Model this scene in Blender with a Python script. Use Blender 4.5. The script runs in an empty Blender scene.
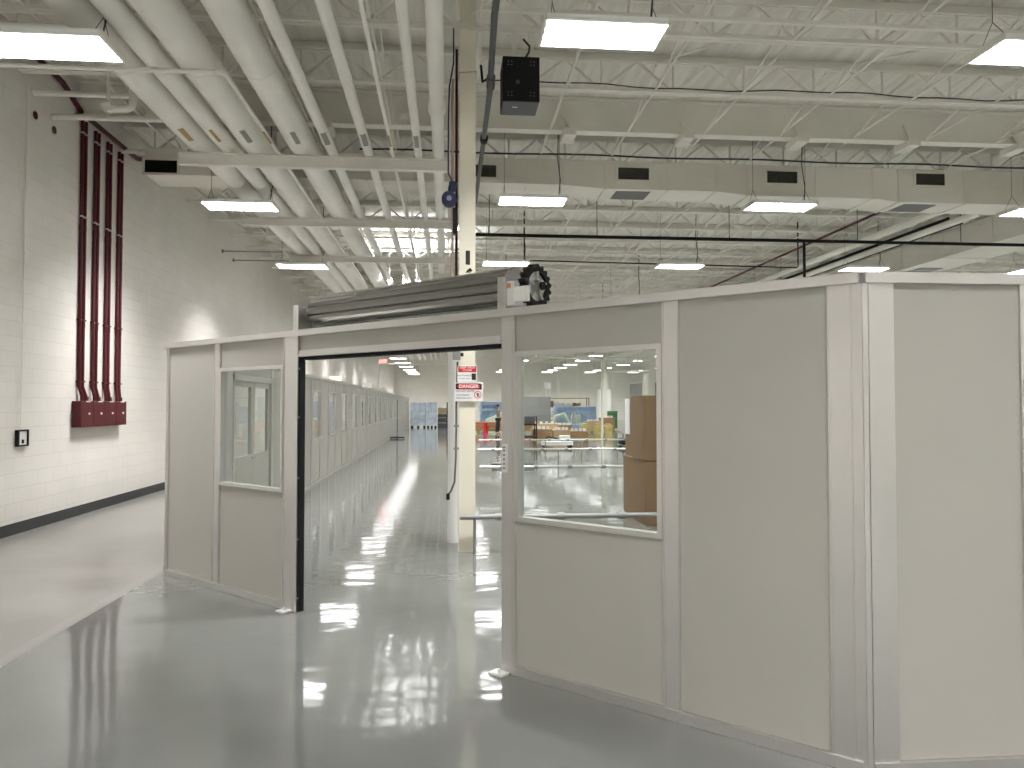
import bpy, bmesh, math, random
from mathutils import Vector, Matrix
random.seed(7)
S = bpy.context.scene
COL = S.collection
PI = math.pi

# ------------------------------------------------------------ camera, world, exposure
cd = bpy.data.cameras.new('camera'); cam = bpy.data.objects.new('camera', cd); COL.objects.link(cam)
cd.sensor_fit = 'HORIZONTAL'; cd.sensor_width = 36.0; cd.lens = 36.0 * 765.0 / 1024.0
cd.clip_end = 300; cd.clip_start = 0.05
cam.location = (0, 0, 1.7)
YAW = math.atan(66 / 765.0); PITCH = math.atan(21 / 765.0)
cam.rotation_euler = (PI / 2 + PITCH, 0, -YAW)
S.camera = cam
w = bpy.data.worlds.new('world'); S.world = w; w.use_nodes = True
w.node_tree.nodes['Background'].inputs[0].default_value = (0.9, 0.95, 1, 1)
w.node_tree.nodes['Background'].inputs[1].default_value = 0.02
S.view_settings.view_transform = 'Standard'; S.view_settings.look = 'None'
S.view_settings.gamma = 1.0; S.view_settings.use_curve_mapping = False
S.view_settings.exposure = 0.0
LIGHT_W = 312.0          # each ceiling fixture
LIGHT_COL = (1.0, 0.985, 0.985)
TUBE = 14.0

# room extents
XL, XR, YB, YF = -5.65, 36.0, -12.0, 85.0
ZB, ZT, ZD = 6.12, 6.60, 6.68      # joist bottom, joist top, deck

# ------------------------------------------------------------ materials
def mat(name, col, rough=0.5, metal=0.0, noise=0.0, nscale=3.0, bump=0.0, bscale=40.0, spec=0.5, stretch=None, detail=4):
    m = bpy.data.materials.new(name); m.use_nodes = True
    nt = m.node_tree; N = nt.nodes; Lk = nt.links; b = N['Principled BSDF']
    b.inputs['Base Color'].default_value = (*col, 1); b.inputs['Roughness'].default_value = rough
    b.inputs['Metallic'].default_value = metal; b.inputs['Specular IOR Level'].default_value = spec
    tc = N.new('ShaderNodeTexCoord'); mp = N.new('ShaderNodeMapping'); Lk.new(tc.outputs['Object'], mp.inputs[0])
    if stretch: mp.inputs['Scale'].default_value = stretch
    if noise > 0:
        n = N.new('ShaderNodeTexNoise'); n.inputs['Scale'].default_value = nscale; n.inputs['Detail'].default_value = detail
        Lk.new(mp.outputs[0], n.inputs['Vector'])
        r = N.new('ShaderNodeMapRange'); Lk.new(n.outputs['Fac'], r.inputs['Value'])
        r.inputs['From Min'].default_value = 0.3; r.inputs['From Max'].default_value = 0.7
        r.inputs['To Min'].default_value = 1 - noise; r.inputs['To Max'].default_value = 1 + noise * 0.5
        mx = N.new('ShaderNodeVectorMath'); mx.operation = 'SCALE'; mx.inputs[0].default_value = col
        Lk.new(r.outputs[0], mx.inputs['Scale']); Lk.new(mx.outputs[0], b.inputs['Base Color'])
    if bump > 0:
        n2 = N.new('ShaderNodeTexNoise'); n2.inputs['Scale'].default_value = bscale; n2.inputs['Detail'].default_value = 3
        Lk.new(mp.outputs[0], n2.inputs['Vector'])
        bp = N.new('ShaderNodeBump'); bp.inputs['Strength'].default_value = bump; bp.inputs['Distance'].default_value = 0.01
        Lk.new(n2.outputs['Fac'], bp.inputs['Height']); Lk.new(bp.outputs[0], b.inputs['Normal'])
    return m

def emis(name, col, st, sample=False):
    m = bpy.data.materials.new(name); m.use_nodes = True
    b = m.node_tree.nodes['Principled BSDF']
    b.inputs['Base Color'].default_value = (0.9, 0.9, 0.9, 1)
    b.inputs['Emission Color'].default_value = (*col, 1); b.inputs['Emission Strength'].default_value = st
    if not sample: m.cycles.emission_sampling = 'NONE'
    return m

M = {}
M['panel'] = mat('partition_panel_vinyl', (0.425, 0.412, 0.37), 0.42, noise=0.02, nscale=2.0)
M['trimw'] = mat('partition_trim_aluminium', (0.66, 0.645, 0.625), 0.33, metal=0.8, noise=0.03, nscale=4)
M['white'] = mat('white_paint', (0.80, 0.78, 0.70), 0.55, noise=0.06, nscale=2.5)
M['pipe'] = mat('pipe_white_jacket', (0.84, 0.82, 0.75), 0.5, noise=0.07, nscale=1.6, bump=0.1, bscale=9)
M['duct'] = mat('duct_white_paint', (0.78, 0.755, 0.67), 0.6, noise=0.05, nscale=1.3)
M['joist'] = mat('joist_white_paint', (0.80, 0.78, 0.70), 0.6, noise=0.07, nscale=1.2)
M['cream'] = mat('column_cream_paint', (0.80, 0.76, 0.62), 0.5, noise=0.04, nscale=3)
M['red'] = mat('conduit_dark_red', (0.075, 0.005, 0.009), 0.45, noise=0.1, nscale=5, spec=0.3)
M['dark'] = mat('black_metal', (0.009, 0.009, 0.01), 0.6, noise=0.1, nscale=6, spec=0.2)
M['grille'] = mat('grille_dark_metal', (0.06, 0.055, 0.045), 0.6, noise=0.2, nscale=8)
M['greyd'] = mat('dark_grey_plastic', (0.075, 0.075, 0.078), 0.5)
M['grey'] = mat('grey_metal', (0.27, 0.27, 0.26), 0.45, metal=0.3, noise=0.05)
M['galv'] = mat('galvanised_steel', (0.62, 0.62, 0.60), 0.33, metal=0.85, noise=0.08, nscale=20)
M['coil'] = mat('coil_slat_steel', (0.25, 0.245, 0.225), 0.22, metal=0.6, noise=0.04, nscale=3)
M['base'] = mat('baseboard_black_vinyl', (0.022, 0.024, 0.028), 0.35, noise=0.1)
M['blue'] = mat('blue_enamel', (0.003, 0.011, 0.06), 0.45)
M['bluew'] = mat('blue_wrap_film', (0.26, 0.36, 0.50), 0.3, noise=0.25, nscale=3, bump=0.6, bscale=4)
M['palew'] = mat('pale_blue_wrap_film', (0.50, 0.58, 0.66), 0.22, noise=0.25, nscale=2.5, bump=0.8, bscale=3)
M['card'] = mat('cardboard', (0.20, 0.12, 0.055), 0.75, noise=0.08, nscale=2, stretch=(1, 1, 0.3))
M['cardd'] = mat('cardboard_tan', (0.50, 0.36, 0.20), 0.75, noise=0.12, nscale=3)
M['tape'] = mat('packing_tape', (0.62, 0.50, 0.34), 0.25)
M['orange'] = mat('orange_paint', (0.62, 0.30, 0.15), 0.5, noise=0.1)
M['yellow'] = mat('yellow_plastic', (0.50, 0.40, 0.14), 0.5, noise=0.2, nscale=6)
M['green'] = mat('green_plastic', (0.03, 0.16, 0.05), 0.4, noise=0.1)
M['palegreen'] = mat('pale_green_paint', (0.42, 0.50, 0.38), 0.5, noise=0.15, nscale=4)
M['wood'] = mat('pallet_wood', (0.36, 0.22, 0.11), 0.8, noise=0.2, nscale=8)
M['redp'] = mat('bright_red_paint', (0.55, 0.02, 0.02), 0.4)
M['signw'] = mat('sign_white', (0.85, 0.85, 0.83), 0.35)
M['signr'] = mat('sign_red', (0.58, 0.03, 0.04), 0.35)
M['ink'] = mat('sign_black_ink', (0.01, 0.01, 0.01), 0.4)
M['skin'] = mat('skin', (0.35, 0.2, 0.13), 0.5)
M['cloth'] = mat('dark_clothing', (0.02, 0.02, 0.025), 0.8)
M['clothg'] = mat('olive_shirt', (0.16, 0.15, 0.10), 0.8)
M['tan'] = mat('tan_pipe_paint', (0.42, 0.30, 0.24), 0.5)
M['cable'] = mat('cable_black_rubber', (0.02, 0.02, 0.02), 0.5)
M['cableb'] = mat('cable_olive', (0.10, 0.09, 0.06), 0.5)
M['label'] = mat('pipe_label_grey', (0.27, 0.27, 0.24), 0.5, noise=0.3, nscale=60)
M['labelo'] = mat('pipe_label_ochre', (0.42, 0.26, 0.08), 0.5, noise=0.3, nscale=60)
M['tube'] = emis('fluorescent_tube', (1.0, 0.985, 1.0), TUBE)
M['exit'] = emis('exit_sign_red_glow', (1.0, 0.12, 0.10), 3.0)
M['refl'] = mat('fixture_white_reflector', (0.85, 0.85, 0.83), 0.3)
M['added_flood'] = emis('added_flood_lens', (0.86, 0.90, 1.0), 12)  # glowing lens of the two added floodlights

def glass_mat():
    m = bpy.data.materials.new('window_glass'); m.use_nodes = True
    nt = m.node_tree; N = nt.nodes; L = nt.links; N.remove(N['Principled BSDF'])
    t = N.new('ShaderNodeBsdfTransparent'); t.inputs[0].default_value = (0.93, 0.95, 0.94, 1)
    g = N.new('ShaderNodeBsdfGlossy'); g.inputs['Roughness'].default_value = 0.02
    f = N.new('ShaderNodeFresnel'); gm = N.new('ShaderNodeNewGeometry'); ir = N.new('ShaderNodeMapRange'); L.new(gm.outputs['Backfacing'], ir.inputs['Value']); ir.inputs['To Min'].default_value = 1.25; ir.inputs['To Max'].default_value = 1 / 1.25; L.new(ir.outputs[0], f.inputs[0])
    mx = N.new('ShaderNodeMixShader'); L.new(f.outputs[0], mx.inputs[0]); L.new(t.outputs[0], mx.inputs[1]); L.new(g.outputs[0], mx.inputs[2])
    L.new(mx.outputs[0], N['Material Output'].inputs[0]); return m
M['glass'] = glass_mat()

def floor_mat():
    m = bpy.data.materials.new('floor_epoxy_coating'); m.use_nodes = True
    nt = m.node_tree; N = nt.nodes; L = nt.links; b = N['Principled BSDF']
    tc = N.new('ShaderNodeTexCoord'); sp = N.new('ShaderNodeSeparateXYZ'); L.new(tc.outputs['Object'], sp.inputs[0])
    # old bare strip left of X = -2.86, grey-green epoxy elsewhere
    n1 = N.new('ShaderNodeTexNoise'); n1.inputs['Scale'].default_value = 0.9; n1.inputs['Detail'].default_value = 3; L.new(tc.outputs['Object'], n1.inputs['Vector'])
    n3 = N.new('ShaderNodeTexNoise'); n3.inputs['Scale'].default_value = 7; n3.inputs['Detail'].default_value = 1; L.new(tc.outputs['Object'], n3.inputs['Vector'])
    cr = N.new('ShaderNodeValToRGB'); L.new(n1.outputs['Fac'], cr.inputs[0])
    cr.color_ramp.elements[0].position = 0.3; cr.color_ramp.elements[0].color = (0.15, 0.158, 0.146, 1)
    cr.color_ramp.elements[1].position = 0.7; cr.color_ramp.elements[1].color = (0.18, 0.188, 0.175, 1)
    co = N.new('ShaderNodeValToRGB'); L.new(n1.outputs['Fac'], co.inputs[0])
    co.color_ramp.elements[0].position = 0.3; co.color_ramp.elements[0].color = (0.20, 0.194, 0.178, 1)
    co.color_ramp.elements[1].position = 0.7; co.color_ramp.elements[1].color = (0.26, 0.252, 0.232, 1)
    lt = N.new('ShaderNodeMath'); lt.operation = 'LESS_THAN'; L.new(sp.outputs['X'], lt.inputs[0]); lt.inputs[1].default_value = -2.87
    mx = N.new('ShaderNodeMix'); mx.data_type = 'RGBA'; L.new(lt.outputs[0], mx.inputs['Factor']); L.new(cr.outputs[0], mx.inputs['A']); L.new(co.outputs[0], mx.inputs['B'])
    # pale worn edge beside the strip border
    e1 = N.new('ShaderNodeMath'); e1.operation = 'ADD'; L.new(sp.outputs['X'], e1.inputs[0]); e1.inputs[1].default_value = 2.95
    e2 = N.new('ShaderNodeMath'); e2.operation = 'ABSOLUTE'; L.new(e1.outputs[0], e2.inputs[0])
    e3 = N.new('ShaderNodeMath'); e3.operation = 'LESS_THAN'; L.new(e2.outputs[0], e3.inputs[0]); e3.inputs[1].default_value = 0.04
    e4 = N.new('ShaderNodeMath'); e4.operation = 'MULTIPLY'; L.new(e3.outputs[0], e4.inputs[0]); e4.inputs[1].default_value = 0.16
    m2 = N.new('ShaderNodeMix'); m2.data_type = 'RGBA'; L.new(e4.outputs[0], m2.inputs['Factor']); L.new(mx.outputs['Result'], m2.inputs['A']); m2.inputs['B'].default_value = (0.42, 0.41, 0.38, 1)
    # fine dirt
    cd_ = N.new('ShaderNodeMapRange'); L.new(n3.outputs['Fac'], cd_.inputs['Value']); cd_.inputs['From Min'].default_value = 0.25; cd_.inputs['From Max'].default_value = 0.75
    cd_.inputs['To Min'].default_value = 0.99; cd_.inputs['To Max'].default_value = 1.01
    sc = N.new('ShaderNodeVectorMath'); sc.operation = 'SCALE'; L.new(m2.outputs['Result'], sc.inputs[0]); L.new(cd_.outputs[0], sc.inputs['Scale'])
    L.new(sc.outputs[0], b.inputs['Base Color'])
    rr = N.new('ShaderNodeMapRange'); L.new(lt.outputs[0], rr.inputs['Value']); rr.inputs['To Min'].default_value = 0.07; rr.inputs['To Max'].default_value = 0.285
    ra = N.new('ShaderNodeMath'); ra.operation = 'MULTIPLY_ADD'; L.new(n3.outputs['Fac'], ra.inputs[0]); ra.inputs[1].default_value = 0.0; L.new(rr.outputs[0], ra.inputs[2])
    L.new(ra.outputs[0], b.inputs['Roughness']); b.inputs['IOR'].default_value = 1.65
    b.inputs['Coat Weight'].default_value = 0.0
    mp = N.new('ShaderNodeMapping'); L.new(tc.outputs['Object'], mp.inputs[0]); mp.inputs['Scale'].default_value = (1.0, 1.6, 1)
    n2 = N.new('ShaderNodeTexNoise'); n2.inputs['Scale'].default_value = 3.2; n2.inputs['Detail'].default_value = 0.8; L.new(mp.outputs[0], n2.inputs['Vector'])
    bp = N.new('ShaderNodeBump'); bp.inputs['Strength'].default_value = 0.22; bp.inputs['Distance'].default_value = 0.010
    L.new(n2.outputs['Fac'], bp.inputs['Height']); L.new(bp.outputs[0], b.inputs['Normal'])
    return m

def block_mat(name, axis, col, dark=0.87, bs=0.4):
    m = bpy.data.materials.new(name); m.use_nodes = True
    nt = m.node_tree; N = nt.nodes; L = nt.links; b = N['Principled BSDF']; b.inputs['Roughness'].default_value = 0.45
    tc = N.new('ShaderNodeTexCoord'); sp = N.new('ShaderNodeSeparateXYZ'); L.new(tc.outputs['Object'], sp.inputs[0])
    cb = N.new('ShaderNodeCombineXYZ'); L.new(sp.outputs[axis], cb.inputs['X']); L.new(sp.outputs['Z'], cb.inputs['Y'])
    br = N.new('ShaderNodeTexBrick'); L.new(cb.outputs[0], br.inputs['Vector'])
    br.inputs['Scale'].default_value = 1; br.inputs['Brick Width'].default_value = 0.4; br.inputs['Row Height'].default_value = 0.2
    br.inputs['Mortar Size'].default_value = 0.005; br.inputs['Mortar Smooth'].default_value = 0.5
    c = Vector(col)
    br.inputs['Color1'].default_value = (*c, 1); br.inputs['Color2'].default_value = (*(c * 0.965), 1); br.inputs['Mortar'].default_value = (*(c * dark), 1)
    n = N.new('ShaderNodeTexNoise'); n.inputs['Scale'].default_value = 0.8; n.inputs['Detail'].default_value = 6; L.new(tc.outputs['Object'], n.inputs['Vector'])
    r = N.new('ShaderNodeMapRange'); L.new(n.outputs['Fac'], r.inputs['Value']); r.inputs['To Min'].default_value = 0.88; r.inputs['To Max'].default_value = 1.08
    sc = N.new('ShaderNodeVectorMath'); sc.operation = 'SCALE'; L.new(br.outputs['Color'], sc.inputs[0]); L.new(r.outputs[0], sc.inputs['Scale'])
    L.new(sc.outputs[0], b.inputs['Base Color'])
    bp = N.new('ShaderNodeBump'); bp.inputs['Strength'].default_value = bs; bp.inputs['Distance'].default_value = 0.006; bp.invert = True
    L.new(br.outputs['Fac'], bp.inputs['Height']); L.new(bp.outputs[0], b.inputs['Normal'])
    return m

def deck_mat():
    m = bpy.data.materials.new('roof_deck_paint'); m.use_nodes = True
    nt = m.node_tree; N = nt.nodes; L = nt.links; b = N['Principled BSDF']; b.inputs['Roughness'].default_value = 0.7
    tc = N.new('ShaderNodeTexCoord')
    mp = N.new('ShaderNodeMapping'); L.new(tc.outputs['Object'], mp.inputs[0]); mp.inputs['Scale'].default_value = (6, 0.5, 1)
    n = N.new('ShaderNodeTexNoise'); n.inputs['Scale'].default_value = 1.4; n.inputs['Detail'].default_value = 5; L.new(mp.outputs[0], n.inputs['Vector'])
    cr = N.new('ShaderNodeValToRGB'); L.new(n.outputs['Fac'], cr.inputs[0])
    cr.color_ramp.elements[0].position = 0.3; cr.color_ramp.elements[0].color = (0.62, 0.60, 0.535, 1)
    cr.color_ramp.elements[1].position = 0.7; cr.color_ramp.elements[1].color = (0.80, 0.78, 0.70, 1)
    L.new(cr.outputs[0], b.inputs['Base Color'])
    wv = N.new('ShaderNodeTexWave'); wv.bands_direction = 'X'; wv.inputs['Scale'].default_value = 2.1; L.new(tc.outputs['Object'], wv.inputs['Vector'])
    bp = N.new('ShaderNodeBump'); bp.inputs['Strength'].default_value = 0.12; bp.inputs['Distance'].default_value = 0.01
    L.new(wv.outputs['Fac'], bp.inputs['Height']); L.new(bp.outputs[0], b.inputs['Normal'])
    return m

# ------------------------------------------------------------ mesh builder
class MB:
    def __init__(s): s.v = []; s.f = []; s.sm = []
    def add(s, vs, fs, smooth=False):
        o = len(s.v); s.v += [tuple(x) for x in vs]; s.f += [tuple(i + o for i in f) for f in fs]; s.sm += [smooth] * len(fs); return s
    def box(s, x0, x1, y0, y1, z0, z1):
        vs = [(x, y, z) for z in (z0, z1) for (x, y) in ((x0, y0), (x1, y0), (x1, y1), (x0, y1))]
        return s.add(vs, [(3, 2, 1, 0), (4, 5, 6, 7), (0, 1, 5, 4), (1, 2, 6, 5), (2, 3, 7, 6), (3, 0, 4, 7)])
    def beam(s, p, q, a, b=None):
        b = b or a; p = Vector(p); q = Vector(q); d = (q - p).normalized()
        u = Vector((0, 0, 1)) if abs(d.z) < 0.95 else Vector((0, 1, 0))
        r = d.cross(u).normalized(); t = r.cross(d)
        vs = [e + r * (sx * a / 2) + t * (sy * b / 2) for e in (p, q) for sx, sy in ((-1, -1), (1, -1), (1, 1), (-1, 1))]
        return s.add(vs, [(3, 2, 1, 0), (4, 5, 6, 7), (0, 1, 5, 4), (1, 2, 6, 5), (2, 3, 7, 6), (3, 0, 4, 7)])
    def tube(s, pts, r, n=12, cap=True, radii=None):
        pts = [Vector(p) for p in pts]; rings = []
        for i, p in enumerate(pts):
            d = (pts[min(i + 1, len(pts) - 1)] - pts[max(i - 1, 0)]).normalized()
            u = Vector((0, 0, 1)) if abs(d.z) < 0.9 else Vector((0, 1, 0))
            if i and (rings_u.dot(d) ** 2 < 0.9): u = rings_u
            a = d.cross(u).normalized(); b = a.cross(d).normalized(); rings_u = b
            rr = radii[i] if radii else r
            rings.append([p + (a * math.cos(2 * PI * k / n) + b * math.sin(2 * PI * k / n)) * rr for k in range(n)])
        vs = [v for R_ in rings for v in R_]; fs = []
        for i in range(len(rings) - 1):
            for k in range(n):
                k2 = (k + 1) % n; fs.append((i * n + k, i * n + k2, (i + 1) * n + k2, (i + 1) * n + k))
        s.add(vs, fs, True)
        if cap: s.add(rings[0], [tuple(range(n))[::-1]]); s.add(rings[-1], [tuple(range(n))])
        return s
    def cyl(s, p, q, r, n=16): return s.tube([p, q], r, n)
    def prism(s, poly, fn, h0, h1):
        n = len(poly); vs = [fn(a, b, h) for h in (h0, h1) for a, b in poly]
        fs = [tuple(range(n))[::-1], tuple(range(n, 2 * n))] + [(i, (i + 1) % n, n + (i + 1) % n, n + i) for i in range(n)]
        return s.add(vs, fs)
    def build(s, name, m, parent=None, bevel=0):
        me = bpy.data.meshes.new(name); me.from_pydata(s.v, [], s.f); me.update()
        bm = bmesh.new(); bm.from_mesh(me); bmesh.ops.recalc_face_normals(bm, faces=bm.faces); bm.to_mesh(me); bm.free()
        me.polygons.foreach_set('use_smooth', s.sm)
        me.materials.append(M[m] if isinstance(m, str) else m)
        o = bpy.data.objects.new(name, me); COL.objects.link(o)
        if parent: o.parent = parent
        if bevel:
            b = o.modifiers.new('bevel', 'BEVEL'); b.width = bevel; b.segments = 2; b.limit_method = 'ANGLE'
        return o

def tag(o, label=None, cat=None, group=None, kind=None):
    if label: o['label'] = label
    if cat: o['category'] = cat
    if group: o['group'] = group
    if kind: o['kind'] = kind
    return o
def thing(name, label, cat, loc=(0, 0, 0), rz=0, group=None):
    o = bpy.data.objects.new(name, None); COL.objects.link(o); o.location = loc; o.rotation_euler.z = rz
    o.empty_display_size = 0.2
    return tag(o, label, cat, group)
def copy_tree(o, parent=None, light=True):
    c = o.copy(); COL.objects.link(c)
    if parent: c.parent = parent
    for ch in list(o.children): copy_tree(ch, c)
    return c
def struct(o): o['kind'] = 'structure'; return o
def text(name, s, size, m, parent, mw, depth=0.001, align='CENTER', bold=0):
    cu = bpy.data.curves.new(name, 'FONT'); cu.body = s; cu.size = size; cu.align_x = align; cu.align_y = 'CENTER'; cu.extrude = depth; cu.offset = bold
    t = bpy.data.objects.new('tmp', cu); COL.objects.link(t)
    dg = bpy.context.evaluated_depsgraph_get(); me = bpy.data.meshes.new_from_object(t.evaluated_get(dg)); me.name = name
    bpy.data.objects.remove(t); bpy.data.curves.remove(cu)
    me.materials.clear(); me.materials.append(M[m]); me.transform(mw)
    o = bpy.data.objects.new(name, me); COL.objects.link(o); o.parent = parent; return o
def facing(x, y, z):   # text plane facing -Y at a place
    return Matrix.Translation((x, y, z)) @ Matrix.Rotation(PI / 2, 4, 'X')

# ------------------------------------------------------------ setting
fl = MB().box(XL - .3, XR + .3, YB - .3, YF + .3, -0.2, 0).build('floor', floor_mat()); struct(fl)
ce = MB().box(XL - .3, XR + .3, YB - .3, YF + .3, ZD, ZD + 0.2).build('ceiling', deck_mat()); struct(ce)
wl = MB().box(XL - .3, XL, YB, YF, 0, ZD).build('wall_left', block_mat('block_wall_white_left', 'Y', (0.80, 0.775, 0.72))); struct(wl)
wf = MB().box(XL - .3, XR + .3, YF, YF + .3, 0, ZD).build('wall_far', block_mat('block_wall_white_far', 'X', (0.80, 0.775, 0.70))); struct(wf)
wr = MB().box(XR, XR + .3, YB, YF, 0, ZD).build('wall_right', block_mat('block_wall_white_right', 'Y', (0.72, 0.70, 0.64))); struct(wr)
wb = MB().box(XL - .3, XR + .3, YB - .3, YB, 0, ZD).build('wall_back', block_mat('block_wall_white_back', 'X', (0.72, 0.70, 0.64))); struct(wb)
struct(MB().box(XL, XL + .012, YB, YF, 0, 0.15).build('baseboard_left', 'base'))

# ------------------------------------------------------------ roof joists
def make_joist():
    r = thing('roof_joist', '', 'joist', (0, 0, 0))
    x0, x1 = XL + .02, XR - .02
    MB().box(x0, x1, -.045, -.008, ZT - .04, ZT).box(x0, x1, .008, .045, ZT - .04, ZT).box(x0, x1, -.01, .01, ZT, ZD - .002).build('top_chord', 'joist', r)
    MB().box(x0, x1, -.065, -.008, ZB, ZB + .045).box(x0, x1, .008, .065, ZB, ZB + .045).build('bottom_chord', 'joist', r)
    wb_ = MB(); p = 1.04; x = x0; k = 0
    while x + p < x1:
        wb_.beam((x, 0, ZT - .03), (x + p / 2, 0, ZB + .03), .034, .03)
        wb_.beam((x + p / 2, 0, ZB + .03), (x + p, 0, ZT - .03), .034, .03)
        wb_.beam((x + p / 2, 0, ZB + .03), (x + p / 2, 0, ZT - .03), .026, .024)
        x += p
    wb_.build('web', 'joist', r)
    return r
def ordn(n):
    a = ['first', 'second', 'third', 'fourth', 'fifth', 'sixth', 'seventh', 'eighth', 'ninth', 'tenth', 'eleventh', 'twelfth', 'thirteenth', 'fourteenth', 'fifteenth', 'sixteenth', 'seventeenth', 'eighteenth', 'nineteenth', 'twentieth']
    if n < 20: return a[n]
    t = ['twenty', 'thirty', 'forty', 'fifty'][n // 10 - 2] if (n + 1) % 10 else None
    if t is None: return ['twentieth', 'thirtieth', 'fortieth', 'fiftieth'][(n + 1) // 10 - 2]
    return ['twenty', 'thirty', 'forty', 'fifty'][(n + 1) // 10 - 2] + '-' + a[n % 10]
J0 = make_joist(); first = True
JY = []
y = 8.9 - 1.64 * 11
while y < YF - 0.3:
    if abs(y - 12.18) > .1: JY.append(y)
    y += 1.64
for k, y in enumerate(JY):
    j = J0 if k == 0 else copy_tree(J0)
    j.location = (0, y, 0)
    if abs(y - 8.9) < .1: lb = 'white open web roof joist over the lettered cream column, first carrying the black loudspeaker'
    elif abs(y - 10.54) < .1: lb = 'white open web roof joist between the loudspeaker and the solid roof beam'
    elif y < 8.5: lb = 'white open web roof joist overhead nearer than the lettered cream column'
    else: lb = 'white open web roof joist, %s one beyond the solid roof beam' % ordn(int(round((y - 12.18) / 1.64)) - 1)
    tag(j, lb, 'joist', 'white open web roof joists')
# solid beam with clips
yb = 12.18
g = thing('roof_beam', 'deep solid white steel roof beam with bracket clips along its lower flange', 'beam', (0, yb, 0))
MB().box(XL + .02, XR - .02, -.006, .006, ZB + .02, ZD - .002).box(XL + .02, XR - .02, -.1, .1, ZB, ZB + .022).box(XL + .02, XR - .02, -.1, .1, ZD - .03, ZD - .004).build('web_plate', 'joist', g)
for i in range(-3, 16):
    x = 1.97 + 1.93 * i
    if XL + .3 < x < XR - .3:
        MB().box(x - .1, x + .1, -.2, .24, ZB - .1, ZB - .002).build('beam_clip', 'white', g)
        MB().beam((x, -.05, ZB + .03), (x - .1, -.02, ZB + .3), .05, .012).build('beam_stiffener', 'white', g)
# bridging bars running with the hall
bx0 = None
BX = [2.93 + 1.27 * k for k in range(-6, 11)] + [17.6, 20.6, 24, 28, 32]
for i, x in enumerate(BX):
    m = MB(); ys = sorted([yy for yy in JY if yy > 2] + [12.18])
    for a, b in zip(ys, ys[1:]): m.beam((x, a + .07, ZB + .02), (x, b - .07, ZB + .02), .028, .02)
    for a, b in zip(ys[:20], ys[1:21]):
        if b - a < 2:
            m.beam((x + .05, a + .05, ZT - .05), (x + .05, b - .05, ZB + .06), .02, .02)
    o = m.build('bridging_bar', 'joist')
    tag(o, 'thin white bridging bar line between the roof joists, %s from the left wall' % ordn(i), 'bridging', 'bridging bars between the roof joists')

# extra white strut line above the near fixtures
s_ = MB(); s_.box(.4, 30, 8.36, 8.42, ZB - .035, ZB + .004)
tag(s_.build('support_channel', 'white'), 'long white channel strut just before the joist carrying the loudspeaker', 'strut')

# ------------------------------------------------------------ ceiling fixtures
LZ = 5.2; UPF = 0.012
def make_light():
    r = thing('ceiling_light', '', 'light')
    # local origin at the tube plane
    MB().box(-.58, .58, -.27, .27, .052, .062).build('housing', 'refl', r)
    rf = MB()
    for k in range(5):
        yy = -.26 + .52 * k / 4
        rf.add([(-.56, yy - .022, .052), (.56, yy - .022, .052), (.56, yy + .022, .052), (-.56, yy + .022, .052), (-.56, yy, .0), (.56, yy, .0)],
               [(0, 1, 5, 4), (3, 4, 5, 2), (0, 4, 3), (1, 2, 5)])
    rf.build('reflector', 'refl', r)
    for k in range(4):
        yy = -.26 + .52 * (k + .5) / 4
        MB().tube([(-.555, yy, .004), (.555, yy, .004)], .013, 8).build('tube', 'tube', r)
    for sx in (-1, 1):
        MB().box(-.57, .57, sx * .268 - .004, sx * .268 + .004, .008, .054).build('side_skirt', 'refl', r)
        MB().box(sx * .57 - .012, sx * .57 + .012, -.272, .272, -.008, .062).build('end_cap', 'white', r)
        MB().tube([(sx * .48, -.2, .062), (sx * .48, 0, .3), (sx * .48, 0, ZD - LZ - .01)], .0035, 5).tube([(sx * .48, .2, .062), (sx * .48, 0, .3)], .0035, 5).build('suspension_wire', 'cable', r)
    MB().tube([(.46, .0, .062), (.5, .05, .4), (.46, .08, .8), (.47, .05, ZD - LZ - .01)], .009, 6).build('power_cord', 'cable', r)
    ld = bpy.data.lights.new('fixture_light', 'AREA'); ld.shape = 'RECTANGLE'; ld.size = 1.1; ld.size_y = .5
    ld.energy = LIGHT_W; ld.color = LIGHT_COL; ld.spread = math.radians(140)
    lo = bpy.data.objects.new('fixture_lamp', ld); COL.objects.link(lo); lo.parent = r; lo.location = (0, 0, .044)
    lu = bpy.data.lights.new('added_uplight', 'AREA'); lu.shape = 'RECTANGLE'; lu.size = 1.1; lu.size_y = .5; lu.energy = LIGHT_W * UPF; lu.color = LIGHT_COL   # added upward fill to brighten the deck, removed before the fixture is copied
    lo = bpy.data.objects.new('added_uplight', lu); COL.objects.link(lo); lo.parent = r; lo.location = (0, 0, .1); lo.rotation_euler = (PI, 0, 0)
    return r
L0 = make_light(); firstl = True
LDW = [c for c in L0.children if c.name.startswith('fixture_lamp')][0].data.copy(); LDW.energy = LIGHT_W * 1.2; LDW.spread = math.radians(130); LD1 = LDW.copy(); LD1.energy = LIGHT_W * .72
rows = [-11.3, -5.6, -0.1, 7.06] + [13.02 + 5.85 * i for i in range(11)] + [76.5, 81.0]
cols = [-3.4, 1.47, 5.88, 10.75, 15.4, 20.1, 24.8, 29.5, 33.8]
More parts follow.
